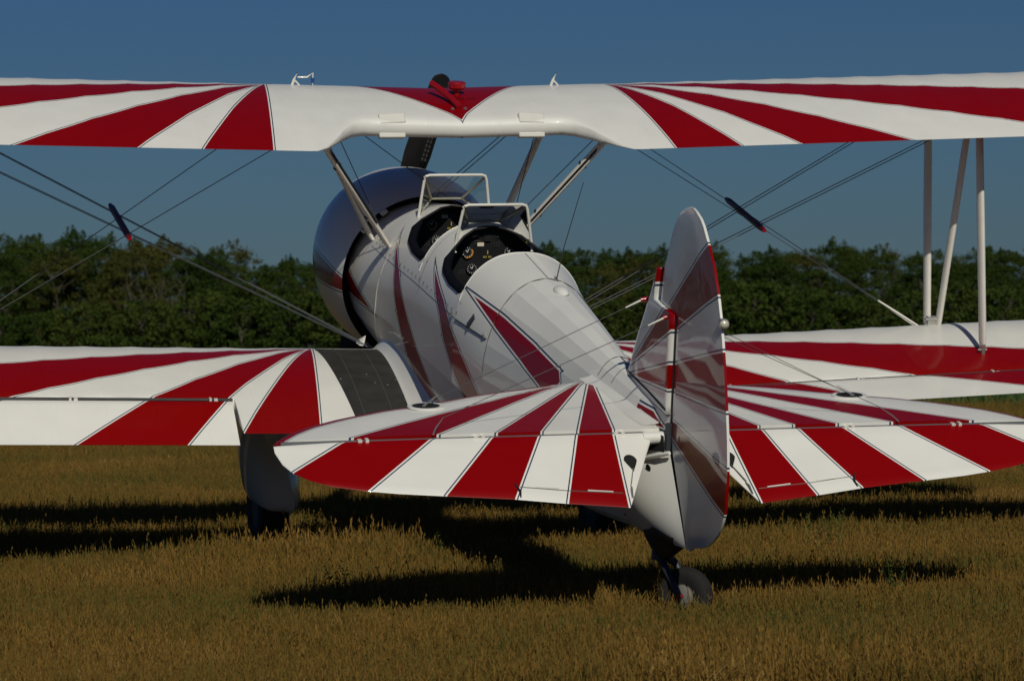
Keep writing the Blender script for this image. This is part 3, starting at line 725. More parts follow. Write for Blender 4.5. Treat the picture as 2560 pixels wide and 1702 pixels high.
for sx in (-1, 1):
    mb = MB(); rows = []; pfs = []
    xs = [.05, .10, .15, .22, .29, .36, .45, .55, .65, .75, .86, .97, 1.07, 1.17, 1.25, 1.33, 1.41, 1.49, 1.57, 1.64, 1.70, 1.75, 1.80, 1.84, 1.87, 1.895, 1.915, 1.927, 1.935]
    for x in xs:
        le = interp(x, LEX, LEY); tk = .036*math.sqrt(max(.02, 1-(max(0, x-.9)/1.04)**3)); r_ = []; pf_ = []
        nT = 11; dn = .60
        for s_ in (1, -1):
            for k in (range(nT) if s_ == 1 else range(nT-1, -1, -1)):
                q = (k/(nT-1))**1.8; y = lerp(le, .008, q)
                L_ = max(le-.004, .001); dq = min(1, q*L_/.22)
                h = tk*(.06+.94*math.sqrt(max(0, 1-(1-dq)**2)))*lerp(1, .8, q)
                if s_ == 1: h += -.0025*math.sin(math.pi*((x/.21) % 1))*(1 if x < 1.7 else 0)*min(1, q*6)*(1-q)
                r_.append((sx*x, y, s_*h)); pf_.append((x, y, (le-y)*interp(x, [.0, .36, 1.2, 1.8], [.9, .9, .85, .75]) if x > .30 else 9))
        rows.append(r_); pfs.append(pf_)
    ids = mb.grid(rows, pfs, closed=True); mb.face(ids[-1], False)
    stab = part(mb, 'stabiliser', M['stab_paint'])
    mb = MB(); rows = []; pfs = []                       # elevator
    ex = [.10, .15, .20, .26, .319, .40, .50, .612, .70, .78, .856, .95, 1.07, 1.178, 1.29, 1.40, 1.47, 1.54, 1.62, 1.70, 1.75, 1.80, 1.84, 1.871, 1.89, 1.91, 1.925, 1.935]
    for x in ex:
        c = interp(x, TEX, TEC)
        if x < .319: c = lerp(.03, .528, (x-.10)/.219)
        tk = .027*math.sqrt(max(.03, 1-(max(0, x-.9)/1.04)**3)); r_ = []; pf_ = []
        def put(yy, zz):
            r_.append((sx*x, yy*math.cos(DEF)+zz*math.sin(DEF)*1, yy*math.sin(DEF)+zz*math.cos(DEF))); pf_.append((x, yy, 0))
        nT = 8
        for k in range(nT-1, -1, -1): q = k/(nT-1); put(lerp(-.034, -c, q) if c > .04 else -.034-.002*q, lerp(tk, .0022, q**.9))
        for k in range(1, 6): g = math.pi*k/6; put(-.034+math.sin(g)*.024, math.cos(g)*tk)
        for k in range(nT): q = k/(nT-1); put(lerp(-.034, -c, q) if c > .04 else -.034-.002*q, -lerp(tk, .0022, q**.9))
        rows.append(r_); pfs.append(pf_)
    ids = mb.grid(rows, pfs, closed=True); mb.face(ids[0], False); mb.face(ids[-1], False)
    elev = part(mb, 'elevator', M['elev_paint'])
    def E3(x, yy, zz=0):
        c = interp(x, TEX, TEC); q = min(1, max(0, (-yy-.028)/(c-.028))); z = lerp(.027, .0022, q**.9)+zz
        return Vector((sx*x, yy*math.cos(DEF)+z*math.sin(DEF), yy*math.sin(DEF)+z*math.cos(DEF)))
    mb = MB(); mb.tube([E3(.335, -.435, .001), E3(.60, -.405, .001), E3(.82, -.368, .001)], .0022, 5); part(mb, 'trim_tab_hinge', M['rivet'], elev)
    for xa, xb in ((.38, .50), (.635, .745)):
        mb = MB(); mb.tube([E3(xa, interp(xa, [.335, .82], [-.432, -.366]), .0015), E3(xb, interp(xb, [.335, .82], [-.432, -.366]), .0015)], .0042, 5); part(mb, 'trim_tab_pin', M['white_strut'], elev)
    mb = MB(); mb.tube([E3(.84, -.345, .002), E3(.825, -.40, .002), E3(.83, -.44, .002)], [.004, .007, .003], 5); part(mb, 'trim_tab_notch', M['dark'], elev)
    mb = MB(); pts = []                                     # teardrop cable exit
    for k in range(20):
        t = 2*math.pi*k/20; r_ = .034*(1 if math.sin(t) > -.2 else 1)
        yy = -.215+.040*math.sin(t) if math.sin(t) > 0 else -.215+.075*math.sin(t)
        xx = .245+.032*math.cos(t)*(1 if math.sin(t) > 0 else (1+math.sin(t))**.8)
        pts.append(E3(xx, yy, .003))
    mb.face([mb.add(p) for p in pts], False); part(mb, 'cable_exit', M['dark'], elev)
    mb = MB(); mb.tube([E3(.245, -.27, .004), E3(.285, -.40, .014)], .0028, 5); mb.tube([E3(.283, -.39, .0), E3(.289, -.43, .016), E3(.296, -.47, .001)], .005, 6)
    part(mb, 'trim_cable', M['steel_light'], elev)
    for x in (.24, .93, 1.49):
        mb = MB(); c = Vector((sx*x, -.008, .010)); mb.box(c, (.016, .034, .022)); mb.box(c+Vector((-.034, 0, -.001)), (.020, .030, .018)); part(mb, 'hinge_bracket', M['white_strut'], stab)
    mb = MB(); mb.tube([(sx*.12, -.002, .006), (sx*1.90, -.002, .004)], .0105, 6); part(mb, 'hinge_gap_shade', M['pin'], stab)  # dark strip standing in for the shade along the elevator hinge gap
    # oval plate where the flying wires meet the leading edge, and the rear wire lug
    mb = MB(); rr = []
    c = Vector((sx*1.096, .50, .037))
    mb.tube([c+Vector((0, 0, -.004)), c+Vector((0, 0, .003))], .092, 28, True); pl = part(mb, 'wire_plate', M['white'], stab)
    pl.data.transform(Matrix.Translation(c) @ Matrix.Diagonal((1, .72, 1, 1)) @ Matrix.Rotation(0, 4, 'Z') @ Matrix.Translation(-c))
    m2 = MB(); c2 = c+Vector((0, 0, .0035)); m2.disc(c2, .070, (0, 0, 1), 24); o2 = part(m2, 'wire_slot', M['dark'], pl); o2.data.transform(Matrix.Translation(c) @ Matrix.Diagonal((1, .72, 1, 1)) @ Matrix.Translation(-c))
    m2 = MB(); m2.tube([c+Vector((sx*.02, -.015, .0)), c+Vector((-sx*.06, .03, .045))], [.008, .003], 8); part(m2, 'wire_lug', M['steel_light'], pl)
    m2 = MB(); m2.tube([(sx*1.171, -.012, .035), (sx*1.15, .03, .055), (sx*1.10, .10, .085)], [.0035, .004, .002], 8); part(m2, 'wire_lug', M['steel_light'], stab)
    # root fillet between the stabiliser and the fuselage
    mb = MB(); rows = []
    for y in ylist(.06, 1.0, 16):
        zt = sec(y)[0] if y > .35 else lerp(.118, sec(.35)[0], max(0, (y+.05)/.40)); top = min(interp(y, [0, .45, 1], [.042, .055, .075]), zt-.04)
        xf = fus_pt(y, a_of_z(y, top))[0]-.004 if y > .35 else lerp(.028, fus_pt(.35, a_of_z(.35, top))[0], sstep(-.05, .35, y))
        xo = xf+.085; r_ = []
        for j in range(9):
            a = math.pi/2*j/8
            r_.append((sx*(xf+(xo-xf)*(1-math.cos(a))), y, .031+(top-.031)*(1-math.sin(a))))
        rows.append(r_)
    mb.grid(rows); part(mb, 'root_fillet', M['white'], stab)

# fin and rudder: flat-sided surfaces in the plane of symmetry
FT = [[SL(.577, .221, -.466, 1.021, (-.4, .8)), SL(.577, .221, -.641, .829, (-.4, .8))],
      [SL(.566, .157, -.77, .592, (-.5, .4)), SL(.566, .157, -.86, .342, (-.5, .4))],
      [SL(.37, .625, .25, .698, (.3, .75)), SL(.222, .6, .222, .9, (.3, .7))],
      [SL(-.02, .09, -.911, .077, (-.6, .0)), SL(-.02, .022, -.917, -.129, (-.6, .0))]]
M['fin_paint'] = paint('fin_enamel', FT, coat=.62, rough=.30, pw=(.009, .018))
def strip(rows_yz, halfth, edge=.02):
    """rows: list of (z, y_front, y_back, th_front, th_back) -> closed loft with rounded edges"""
    mb = MB(); rows = []; pfs = []
    for z, yf, yb, tf, tb in rows_yz:
        r_ = []; pf_ = []; n = 10
        L0 = abs(yf-yb); qs = [0]+[min(.3, d/L0) if L0 > .2 else d_ for d, d_ in ((.004, .02), (.012, .06), (.028, .14), (.055, .28))]+[.45, .65]+[1-min(.3, .16/L0), 1-min(.12, .05/L0), 1.0]
        for s_ in (1, -1):
            for q in (qs if s_ == 1 else qs[::-1]):
                y = lerp(yf, yb, q); L_ = abs(yf-yb)
                th = tf*math.sqrt(max(.0, 1-(1-min(1, q*L_/.055))**2)) if q < .5 else (tf if tb > .9*tf else lerp(tb, tf, min(1, (1-q)*L_/.16)))
                r_.append((s_*max(th, .0005), y, z if not callable(z) else z(y))); pf_.append((y, r_[-1][2], 0))
        rows.append(r_); pfs.append(pf_)
    ids = mb.grid(rows, pfs, closed=True); mb.face(ids[0], False); mb.face(ids[-1], False)
    return mb
finLE = ([.12, .172, .362, .451, .56, .631, .687, .759, .775], [.72, .68, .559, .491, .414, .359, .328, .265, .240])
HY = -.045
rows = []
for z in [.10, .15, .22, .30, .38, .46, .54, .600]:
    rows.append((z, interp(z, finLE[0], finLE[1]), HY+.006, .031, .031))
for z in [.607, .640, .68, .72, .755, .772]:
    rows.append((z, interp(z, finLE[0], finLE[1]), interp(z, [.607, .69, .764, .775], [.262, .252, .238, .236]), .030, .030))
fin = part(strip(rows, 1), 'fin', M['fin_paint'], sharp=lambda a, b, i, j: False)
for s in (-1, 1):
    mb = MB(); mb.tube([(s*.012, .70, .156), (s*.031, .62, .152), (s*.031, .3, .144), (s*.031, -.02, .126)], .006, 8); part(mb, 'fin_root_seal', M['black'], fin)
RT = ([-.455, -.42, -.397, -.365, -.315, -.251, -.18, -.117, .069, .217, .374, .539, .637, .738, .84, .941, 1.028, 1.114, 1.14, 1.152],
      [-.44, -.489, -.583, -.675, -.762, -.846, -.899, -.935, -.937, -.907, -.860, -.802, -.762, -.716, -.657, -.581, -.483, -.372, -.30, -.22])
RL = ([-.455, -.353, -.202, -.066, -.04, .600], [-.375, -.300, -.185, -.08, -.052, -.052])
HL = ([.612, .66, .72, .782, .844, .898, 1.004, 1.073, 1.112, 1.14, 1.152], [.232, .222, .214, .200, .158, .135, .078, .013, -.055, -.12, -.18])
rows = []
for z in [-.455, -.43, -.40, -.36, -.31, -.25, -.18, -.117, -.06, .0, .069, .14, .217, .30, .374, .46, .539, .598]:
    rows.append((z, interp(z, RL[0], RL[1]), interp(z, RT[0], RT[1]), .0135, .006))
for z in [.612, .637, .69, .738, .79, .84, .89, .941, .985, 1.028, 1.07, 1.10, 1.125, 1.145, 1.152]:
    rows.append((z, interp(z, HL[0], HL[1]), interp(z, RT[0], RT[1]), interp(z, [.6, 1.06, 1.13, 1.152], [.0135, .0135, .011, .006]), .006))
rud = part(strip(rows, 1), 'rudder', M['fin_paint'])
mb = MB(); mb.tube([(0, -.050, -.05), (0, -.050, .60)], .0125, 8); part(mb, 'hinge_tube', M['steel'], rud)
mb = MB(); mb.tube([(-.02, -.058, -.06), (-.024, -.062, .07)], .017, 8); part(mb, 'hinge_sleeve', M['steel'], rud)
c = Vector((0, -.742, .722)); mb = MB()
mb.tube([c+Vector((0, .02, 0)), c+Vector((0, -.012, 0)), c+Vector((0, -.02, 0))], [.020, .026, .024], 16); tl = part(mb, 'tail_light', M['steel_light'], rud)
m2 = MB(); m2.tube([c+Vector((0, -.02, 0)), c+Vector((0, -.030, 0)), c+Vector((0, -.036, 0))], [.022, .018, .006], 14)
part(m2, 'lens', plain('clear_lens', (.55, .52, .42), .1, coat=1), tl)
for (y, z) in ((.43, .572), (.035, .574)):
    for s in (-1, 1):
        mb = MB(); mb.tube([(s*.012, y, z), (s*.047, y, z-.005)], [.014, .011], 10); k_ = part(mb, 'wire_boss', M['red'], fin)
        m2 = MB(); m2.tube([(s*.045, y, z-.006), (s*.12, y+.008, z-.044)], [.0055, .0035], 6); part(m2, 'wire_end', M['white_strut'], k_)

# --- struts, wires ---------------------------------------------------
def strut(name, a, b, w, th, mat, fwd=(0, 1, 0), n=14, parent=None):
    mb = MB(); A, B = Vector(a), Vector(b); d = (B-A).normalized(); f_ = Vector(fwd); f_ = (f_-d*f_.dot(d)).normalized(); s = d.cross(f_)
    rows = []
    for q, k in ((0, .75), (.03, 1), (.5, 1.06), (.97, 1), (1, .75)):
        c = A.lerp(B, q); rows.append([c+f_*(w*k*(math.cos(t) if math.cos(t) > 0 else 1.25*math.cos(t)))+s*(th*k*math.sin(t)) for t in [2*math.pi*i/n for i in range(n)]])
    ids = mb.grid(rows, closed=True); mb.face(ids[0], False); mb.face(ids[-1], False); return part(mb, name, mat, parent)
def lo(w, x, t):
    return Vector(wpt(w, x, t, foil(t)[1]*CH))
for sx in (-1, 1):
    fb = Vector(surf_up(LW, sx*3.25, .12)); ft = lo(UW, sx*3.39, .12)
    rb = Vector(surf_up(LW, sx*3.36, .575)); rt_ = lo(UW, sx*3.475, .575)
    s1 = strut('interplane_strut', fb+Vector((0, 0, -.01)), ft+Vector((0, 0, .01)), .040, .021, M['white_strut'])
    s2 = strut('interplane_strut', rb+Vector((0, 0, .045)), rt_+Vector((0, 0, .01)), .040, .0185, M['white_strut'])
    s3 = strut('interplane_strut', fb+Vector((sx*.06, -.04, .0)), rt_+Vector((-sx*.045, .04, .01)), .034, .018, M['white_strut'])
    mb = MB(); mb.box(rb+Vector((0, 0, .03)), (.022, .05, .07)); mb.tube([rb+Vector((-.03, 0, .02)), rb+Vector((.03, 0, .02))], .010, 8); part(mb, 'strut_fitting', M['steel_light'], s2)
    mb = MB(); mb.box(fb+Vector((sx*.02, -.02, .03)), (.06, .04, .07)); mb.tube([fb+Vector((-.03, -.04, .05)), fb+Vector((.05, -.04, .05))], .010, 8); part(mb, 'strut_fitting', M['steel_light'], s1)
    # cabane struts
    cb = on_side(sx, 4.86, -.085, .01); ctp = lo(UW, sx*.93, .80)
    c1 = strut('cabane_strut', cb, Vector((sx*.925, 4.50, .685)), .036, .019, M['white_strut'])
    cb2 = on_side(sx, 5.32, -.14, .0); c2 = strut('cabane_strut', cb2, lo(UW, sx*.80, .13)+Vector((0, 0, .01)), .036, .019, M['white_strut'])
    for q in (.28, .72):                                    # tie-wraps holding a tube to the strut
        p_ = cb.lerp(Vector((sx*.925, 4.50, .685)), q); mb = MB(); d = (Vector((sx*.925, 4.50, .685))-cb).normalized()
        mb.tube([p_-d*.006, p_+d*.006], .030, 12, True, .75); part(mb, 'tie_wrap', M['black'], c1)
    m2 = MB(); off = Vector((-sx*.018, -.045, 0)); m2.tube([cb.lerp(Vector((sx*.925, 4.50, .685)), q)+off*(1 if .1 < q < .9 else .3) for q in ylist(.22, .98, 10)], .007, 6); part(m2, 'fuel_line', M['black'], c1)
    # wires
    def wire(name, a, b, r=.0042, mat='steel', n=6):
        mb = MB(); mb.tube([a, b], r, n); return part(mb, name, M[mat])
    root = Vector((sx*.50, 4.95, -.735)); uF = lo(UW, sx*3.37, .13); uR = lo(UW, sx*3.46, .57)
    for d in (-.028, .028):
        wire('flying_wire', root+Vector((0, d, 0)), uF+Vector((0, d, 0)), .0029)
        wire('flying_wire', root+Vector((0, d-.05, 0)), uR+Vector((0, d, 0)), .0029)
    lF = Vector(surf_up(LW, sx*3.17, .12))
    la = wire('landing_wire', lF+Vector((0, .02, 0)), Vector((sx*.98, 5.45, .72)), .0027)
    wire('landing_wire', lF+Vector((0, -.02, 0)), Vector((sx*.90, 4.75, .70)), .0027)
    mb = MB(); dd = (Vector((sx*.98, 5.45, .72))-lF).normalized(); mb.tube([lF-dd*.02, lF+dd*.16, lF+dd*.3], [.013, .010, .005], 8); part(mb, 'wire_end', M['white_strut'], la)
    mb = MB(); mb.tube([(sx*2.045, 5.58, .052), (sx*2.043, 5.5, .05), (sx*2.029, 4.80, .020), (sx*2.027, 4.71, .016)], [.013, .021, .021, .014], 10); jv = part(mb, 'wire_spreader', M['darkred'])
    mb = MB(); mb.tube([(sx*2.028, 4.735, .017), (sx*2.027, 4.702, .0155)], [.0165, .012], 10); part(mb, 'spreader_tip', M['red'], jv)
    # cross-bracing between the cabanes
    wire('bracing_wire', cb+Vector((0, .06, .02)), Vector((sx*.70, 5.40, .68)), .0028)
    wire('bracing_wire', on_side(sx, 5.25, -.12), Vector((sx*.88, 4.62, .66)), .0028)
    # tail wires
    wire('tail_wire', Vector((sx*.12, .438, .528)), Vector((sx*1.04, .525, .07)), .0018)
    wire('tail_wire', Vector((sx*.12, .043, .530)), Vector((sx*1.10, .10, .085)), .0018)
    # faired foot of the flying wires on the wing root
    mb = MB(); rows = []
    for q, w_ in ((0, .004), (.35, .020), (.7, .036), (1, .048)):
        c = Vector((sx*.49, 5.01, -.695)).lerp(Vector((sx*.53, 4.98, -.735)), q)
        rows.append([c+Vector((sx*.45*w_*math.cos(t), 1.6*w_*math.sin(t), 0)) for t in [2*math.pi*k/12 for k in range(12)]])
    mb.grid(rows, closed=True); part(mb, 'wire_fairing', M['white'])
wire('bracing_wire', Vector((-.70, 5.42, .70)), Vector((.42, 5.0, -.10)), .0028)
wire('bracing_wire', Vector((.70, 5.42, .70)), Vector((-.40, 5.02, -.10)), .0028)
wire('bracing_wire', Vector((.66, 5.42, .70)), Vector((-.40, 5.10, -.10)), .0028)

# --- undercarriage ---------------------------------------------------
GZ = lambda y: -1.0-(y-.15)*math.tan(PITCH)          # ground in aircraft axes
for sx in (-1, 1):
    # leg fairing: a broad teardrop leg, its trailing ridge sweeping inward to the wheel
    mb = MB(); rows = []
    for z, xo, xr, xi, yb in ((-.86, 1.32, 1.27, .93, 4.50), (-1.10, 1.345, 1.26, .93, 4.48), (-1.28, 1.34, 1.18, .93, 4.47), (-1.42, 1.33, 1.10, .925, 4.46), (-1.54, 1.31, 1.04, .925, 4.47), (-1.64, 1.29, 1.01, .93, 4.49), (-1.71, 1.26, 1.01, .95, 4.53), (-1.735, 1.20, 1.03, .99, 4.61)):
        loop = [(xo, 4.90), (lerp(xo, xr, .35), 4.66 if z > -1.5 else 4.60), (lerp(xo, xr, .75), yb+.06), (xr, yb), (lerp(xr, xi, .3), yb+.05), (lerp(xr, xi, .75), 4.66 if z > -1.5 else 4.60), (xi, 4.90), (lerp(xi, xo, .12), 5.12), (lerp(xi, xo, .5), 5.28), (lerp(xi, xo, .88), 5.12)]
        rows.append([(sx*x, y, z) for x, y in loop])
    ids = mb.grid(rows, closed=True); mb.face(ids[0], False); mb.face(ids[-1], False)
    leg = part(mb, 'gear_leg', M['gloss']); ca = leg.data.attributes.new('crease_edge', 'FLOAT', 'EDGE'); ca.data.foreach_set('value', [.85 if e.vertices[0] % 10 == 3 and e.vertices[1] % 10 == 3 else 0 for e in leg.data.edges]); sm = leg.modifiers.new('s', 'SUBSURF'); sm.levels = 2; sm.render_levels = 2
    yw = 4.98; rW = .31; zw = GZ(yw)+.05/math.cos(PITCH)+rW/math.cos(PITCH)-.02
    mb = MB(); rows = []
    for r_, dx in ((.10, .075), (.17, .085), (.235, .098), (.285, .085), (.307, .05), (.31, 0), (.307, -.05), (.285, -.085), (.235, -.098), (.17, -.085), (.10, -.075)):
        rows.append([(sx*1.10+dx, yw+r_*math.cos(t), zw+r_*math.sin(t)) for t in [2*math.pi*k/36 for k in range(36)]])
    mb.grid(rows, closed=True); wh = part(mb, 'main_wheel', M['tyre'])
    mb = MB(); mb.tube([(sx*1.10-.082, yw, zw), (sx*1.10+.082, yw, zw)], .13, 24); part(mb, 'wheel_hub', M['black'], wh)
    mb = MB(); mb.tube([(sx*1.06, yw, zw+.25), (sx*1.06, 4.92, -1.0)], .045, 12); part(mb, 'oleo', M['black'], leg)
# tail wheel, swung round to one side
mb = MB(); rows = []
for q, (z, w_, y0, y1) in enumerate(((-.44, .09, .34, -.30), (-.50, .085, .33, -.26), (-.56, .06, .25, -.16), (-.61, .035, .16, -.08))):
    rows.append([(w_*math.cos(t), lerp(y0, y1, .5)+(y0-y1)/2*math.sin(t), z) for t in [2*math.pi*k/20 for k in range(20)]])
ids = mb.grid(rows, closed=True); mb.face(ids[-1], False); boot = part(mb, 'tail_spring_boot', M['black'])
aw = Vector((-.69, -.72, 0)).normalized(); wc = Vector((.078, -.15, -.770)); ROTI = ROT.transposed()
upv = (ROTI @ Vector((0, 0, 1))).normalized(); aw = (aw-upv*aw.dot(upv)).normalized(); fwv = aw.cross(upv).normalized()
piv = Vector((.0, .02, -.585))
TW = empty('tail_wheel', (0, 0, 0), '', ''); del TW['label']; del TW['category']; TW.parent = plane
mb = MB(); rows = []; rr = .134
for r_, dx in ((.055, .032), (.075, .036), (.105, .048), (.128, .040), (.137, .018), (.1385, 0), (.137, -.018), (.128, -.040), (.105, -.048), (.075, -.036), (.055, -.032)):
    rows.append([wc+aw*dx+fwv*(r_*math.cos(t))+upv*(r_*math.sin(t)) for t in [2*math.pi*k/40 for k in range(40)]])
mb.grid(rows, closed=True); part(mb, 'tyre', M['tyre'], TW)
mb = MB(); mb.tube([wc-aw*.034, wc+aw*.034], .056, 24); mb.tube([wc+aw*.034, wc+aw*.042], [.05, .034], 20); rim = part(mb, 'rim', plain('wheel_rim_grey', (.17, .16, .14), .6), TW)
mb = MB(); mb.tube([wc-aw*.075, wc+aw*.078], .012, 10); mb.tube([wc+aw*.072, wc+aw*.082], .017, 6); part(mb, 'axle', M['red'], rim)
mb = MB()
for s in (-1, 1):
    mb.tube([piv+aw*.03*s-upv*.03, piv.lerp(wc, .35)+aw*.062*s, wc+aw*.064*s], [.026, .019, .015], 10)
mb.tube([piv+upv*.03, piv-upv*.05], [.05, .055], 14); part(mb, 'fork', plain('fork_paint', (.03, .036, .045), .5, metal=.1), TW)

# ================================================================== THE FIELD
rng = random.Random(5)
CAMX, CAMY = -4.3754, -14.6356
VD = Vector((cf.x, cf.y)).normalized(); VR = Vector((VD.y, -VD.x))
def at(D, lat):
    """point on the ground D metres ahead of the camera and lat metres to its right"""
    return (CAMX+VD.x*D+VR.x*lat, CAMY+VD.y*D+VR.y*lat)
def soil():
    m, nt, b = nmat('dry_turf'); setp(b, (.1, .07, .03), .95, .2)
    N, L = nt.nodes, nt.links
    g = N.new('ShaderNodeNewGeometry')
    n1 = N.new('ShaderNodeTexNoise'); n1.inputs['Scale'].default_value = .35; n1.inputs['Detail'].default_value = 8; L.new(g.outputs['Position'], n1.inputs['Vector'])
    n2 = N.new('ShaderNodeTexNoise'); n2.inputs['Scale'].default_value = 9; n2.inputs['Detail'].default_value = 8; L.new(g.outputs['Position'], n2.inputs['Vector'])
    r1 = N.new('ShaderNodeValToRGB'); e = r1.color_ramp.elements
    e[0].position = .35; e[0].color = (.075, .048, .016, 1); e[1].position = .68; e[1].color = (.045, .048, .014, 1); L.new(n1.outputs[0], r1.inputs[0])
    r2 = N.new('ShaderNodeValToRGB'); e = r2.color_ramp.elements
    e[0].position = .3; e[0].color = (.35, .35, .35, 1); e[1].position = .7; e[1].color = (1, 1, 1, 1); L.new(n2.outputs[0], r2.inputs[0])
    mx = N.new('ShaderNodeMix'); mx.data_type = 'RGBA'; mx.blend_type = 'MULTIPLY'; mx.inputs[0].default_value = 1
    L.new(r1.outputs[0], mx.inputs[6]); L.new(r2.outputs[0], mx.inputs[7]); L.new(mx.outputs[2], b.inputs['Base Color'])
    return m
me = bpy.data.meshes.new('ground'); me.from_pydata([(-1500, -80, 0), (1500, -80, 0), (1500, 3500, 0), (-1500, 3500, 0)], [], [(0, 1, 2, 3)])
ground = bpy.data.objects.new('ground', me); COL.objects.link(ground); ground['kind'] = 'structure'; me.materials.append(soil())
me = bpy.data.meshes.new('crop_field'); P0, P1, P2, P3 = at(45, -90), at(45, 90), at(175, 150), at(175, -220)
me.from_pydata([(*P0, .004), (*P1, .004), (*P2, .004), (*P3, .004)], [], [(0, 1, 2, 3)])
crop = bpy.data.objects.new('crop_field', me); COL.objects.link(crop); crop['kind'] = 'structure'; me.materials.append(plain('crop_soil', (.05, .085, .02), .9, amt=.5, scale=.6))

def grassmat(name, stops, trans=.25, scale=.5):
    m, nt, b = nmat(name); setp(b, (.2, .13, .05), .85, .08); N, L = nt.nodes, nt.links
    oi = N.new('ShaderNodeObjectInfo'); at_ = N.new('ShaderNodeAttribute'); at_.attribute_name = 'tint'
    n = N.new('ShaderNodeTexNoise'); n.inputs['Scale'].default_value = scale; n.inputs['Detail'].default_value = 5
    g = N.new('ShaderNodeNewGeometry'); L.new(g.outputs['Position'], n.inputs['Vector'])
    a = N.new('ShaderNodeMath'); a.operation = 'MULTIPLY_ADD'; a.inputs[1].default_value = .22; L.new(oi.outputs['Random'], a.inputs[0]); 
    mr = N.new('ShaderNodeMapRange'); mr.inputs[1].default_value = .28; mr.inputs[2].default_value = .72; mr.inputs[3].default_value = -.08; mr.inputs[4].default_value = .42; L.new(n.outputs[0], mr.inputs[0])
    L.new(mr.outputs[0], a.inputs[2])
    a2 = N.new('ShaderNodeMath'); a2.operation = 'MULTIPLY_ADD'; a2.inputs[1].default_value = .50; L.new(at_.outputs['Fac'], a2.inputs[0]); L.new(a.outputs[0], a2.inputs[2])
    r = N.new('ShaderNodeValToRGB'); r.color_ramp.elements[0].position = stops[0][0]; r.color_ramp.elements[0].color = (*stops[0][1], 1)
    r.color_ramp.elements[1].position = stops[-1][0]; r.color_ramp.elements[1].color = (*stops[-1][1], 1)
    for p, c in stops[1:-1]: e = r.color_ramp.elements.new(p); e.color = (*c, 1)
    L.new(a2.outputs[0], r.inputs[0]); L.new(r.outputs[0], b.inputs['Base Color'])
    tr = N.new('ShaderNodeBsdfTranslucent'); L.new(r.outputs[0], tr.inputs[0])
    mx = N.new('ShaderNodeMixShader'); mx.inputs[0].default_value = trans
    out = N['Material Output']; L.new(b.outputs[0], mx.inputs[1]); L.new(tr.outputs[0], mx.inputs[2]); L.new(mx.outputs[0], out.inputs[0])
    return m
M['grass'] = grassmat('dry_grass_blade', [(.0, (.37, .25, .085)), (.2, (.265, .150, .034)), (.42, (.195, .112, .026)), (.64, (.155, .118, .027)), (1.0, (.06, .095, .022))])
M['crop'] = grassmat('crop_leaf', [(.0, (.05, .10, .028)), (.5, (.07, .12, .036)), (1.0, (.10, .13, .05))])
def clump(name, nb, rad, hmin, hmax, w, lean, seeds, mat, seed):
    rg = random.Random(seed); v = []; f = []; tint = []
    for b_ in range(nb):
        a = rg.uniform(0, 6.283); r_ = rad*math.sqrt(rg.random()); x, y = r_*math.cos(a), r_*math.sin(a)
        h = rg.uniform(hmin, hmax)*rg.uniform(.75, 1); la = rg.uniform(0, 6.283); ln = rg.uniform(0, lean)*h; ww = w*rg.uniform(.6, 1.2); fa = rg.uniform(0, 3.14); t = rg.random()
        dx, dy = math.cos(fa)*ww/2, math.sin(fa)*ww/2; i = len(v)
        for q, k in ((0, 1), (.45, .9), (.8, .6), (1, .12)):
            cx_, cy_ = x+math.cos(la)*ln*q*q, y+math.sin(la)*ln*q*q
            v += [(cx_-dx*k, cy_-dy*k, h*q*(1-.12*q*ln/h)), (cx_+dx*k, cy_+dy*k, h*q*(1-.12*q*ln/h))]; tint += [t, t]
        for q in range(3): f.append((i+2*q, i+2*q+1, i+2*q+3, i+2*q+2))
        if rg.random() < seeds:                     # seed head: a few short scales round the stem's tip
            tx, ty, tz = v[-1]
            for s_ in range(5):
                zz = tz-.012*s_+.01; aa = rg.uniform(0, 6.283); l = rg.uniform(.004, .009); j = len(v)
                v += [(tx, ty, zz-.006), (tx+math.cos(aa)*l, ty+math.sin(aa)*l, zz+.004), (tx+math.cos(aa)*l*.4, ty+math.sin(aa)*l*.4, zz+.016)]; tint += [t*.5]*3; f.append((j, j+1, j+2))
    me = bpy.data.meshes.new(name); me.from_pydata(v, [], f); at_ = me.attributes.new('tint', 'FLOAT', 'POINT'); at_.data.foreach_set('value', tint)
    me.materials.append(mat); return bpy.data.objects.new(name, me)
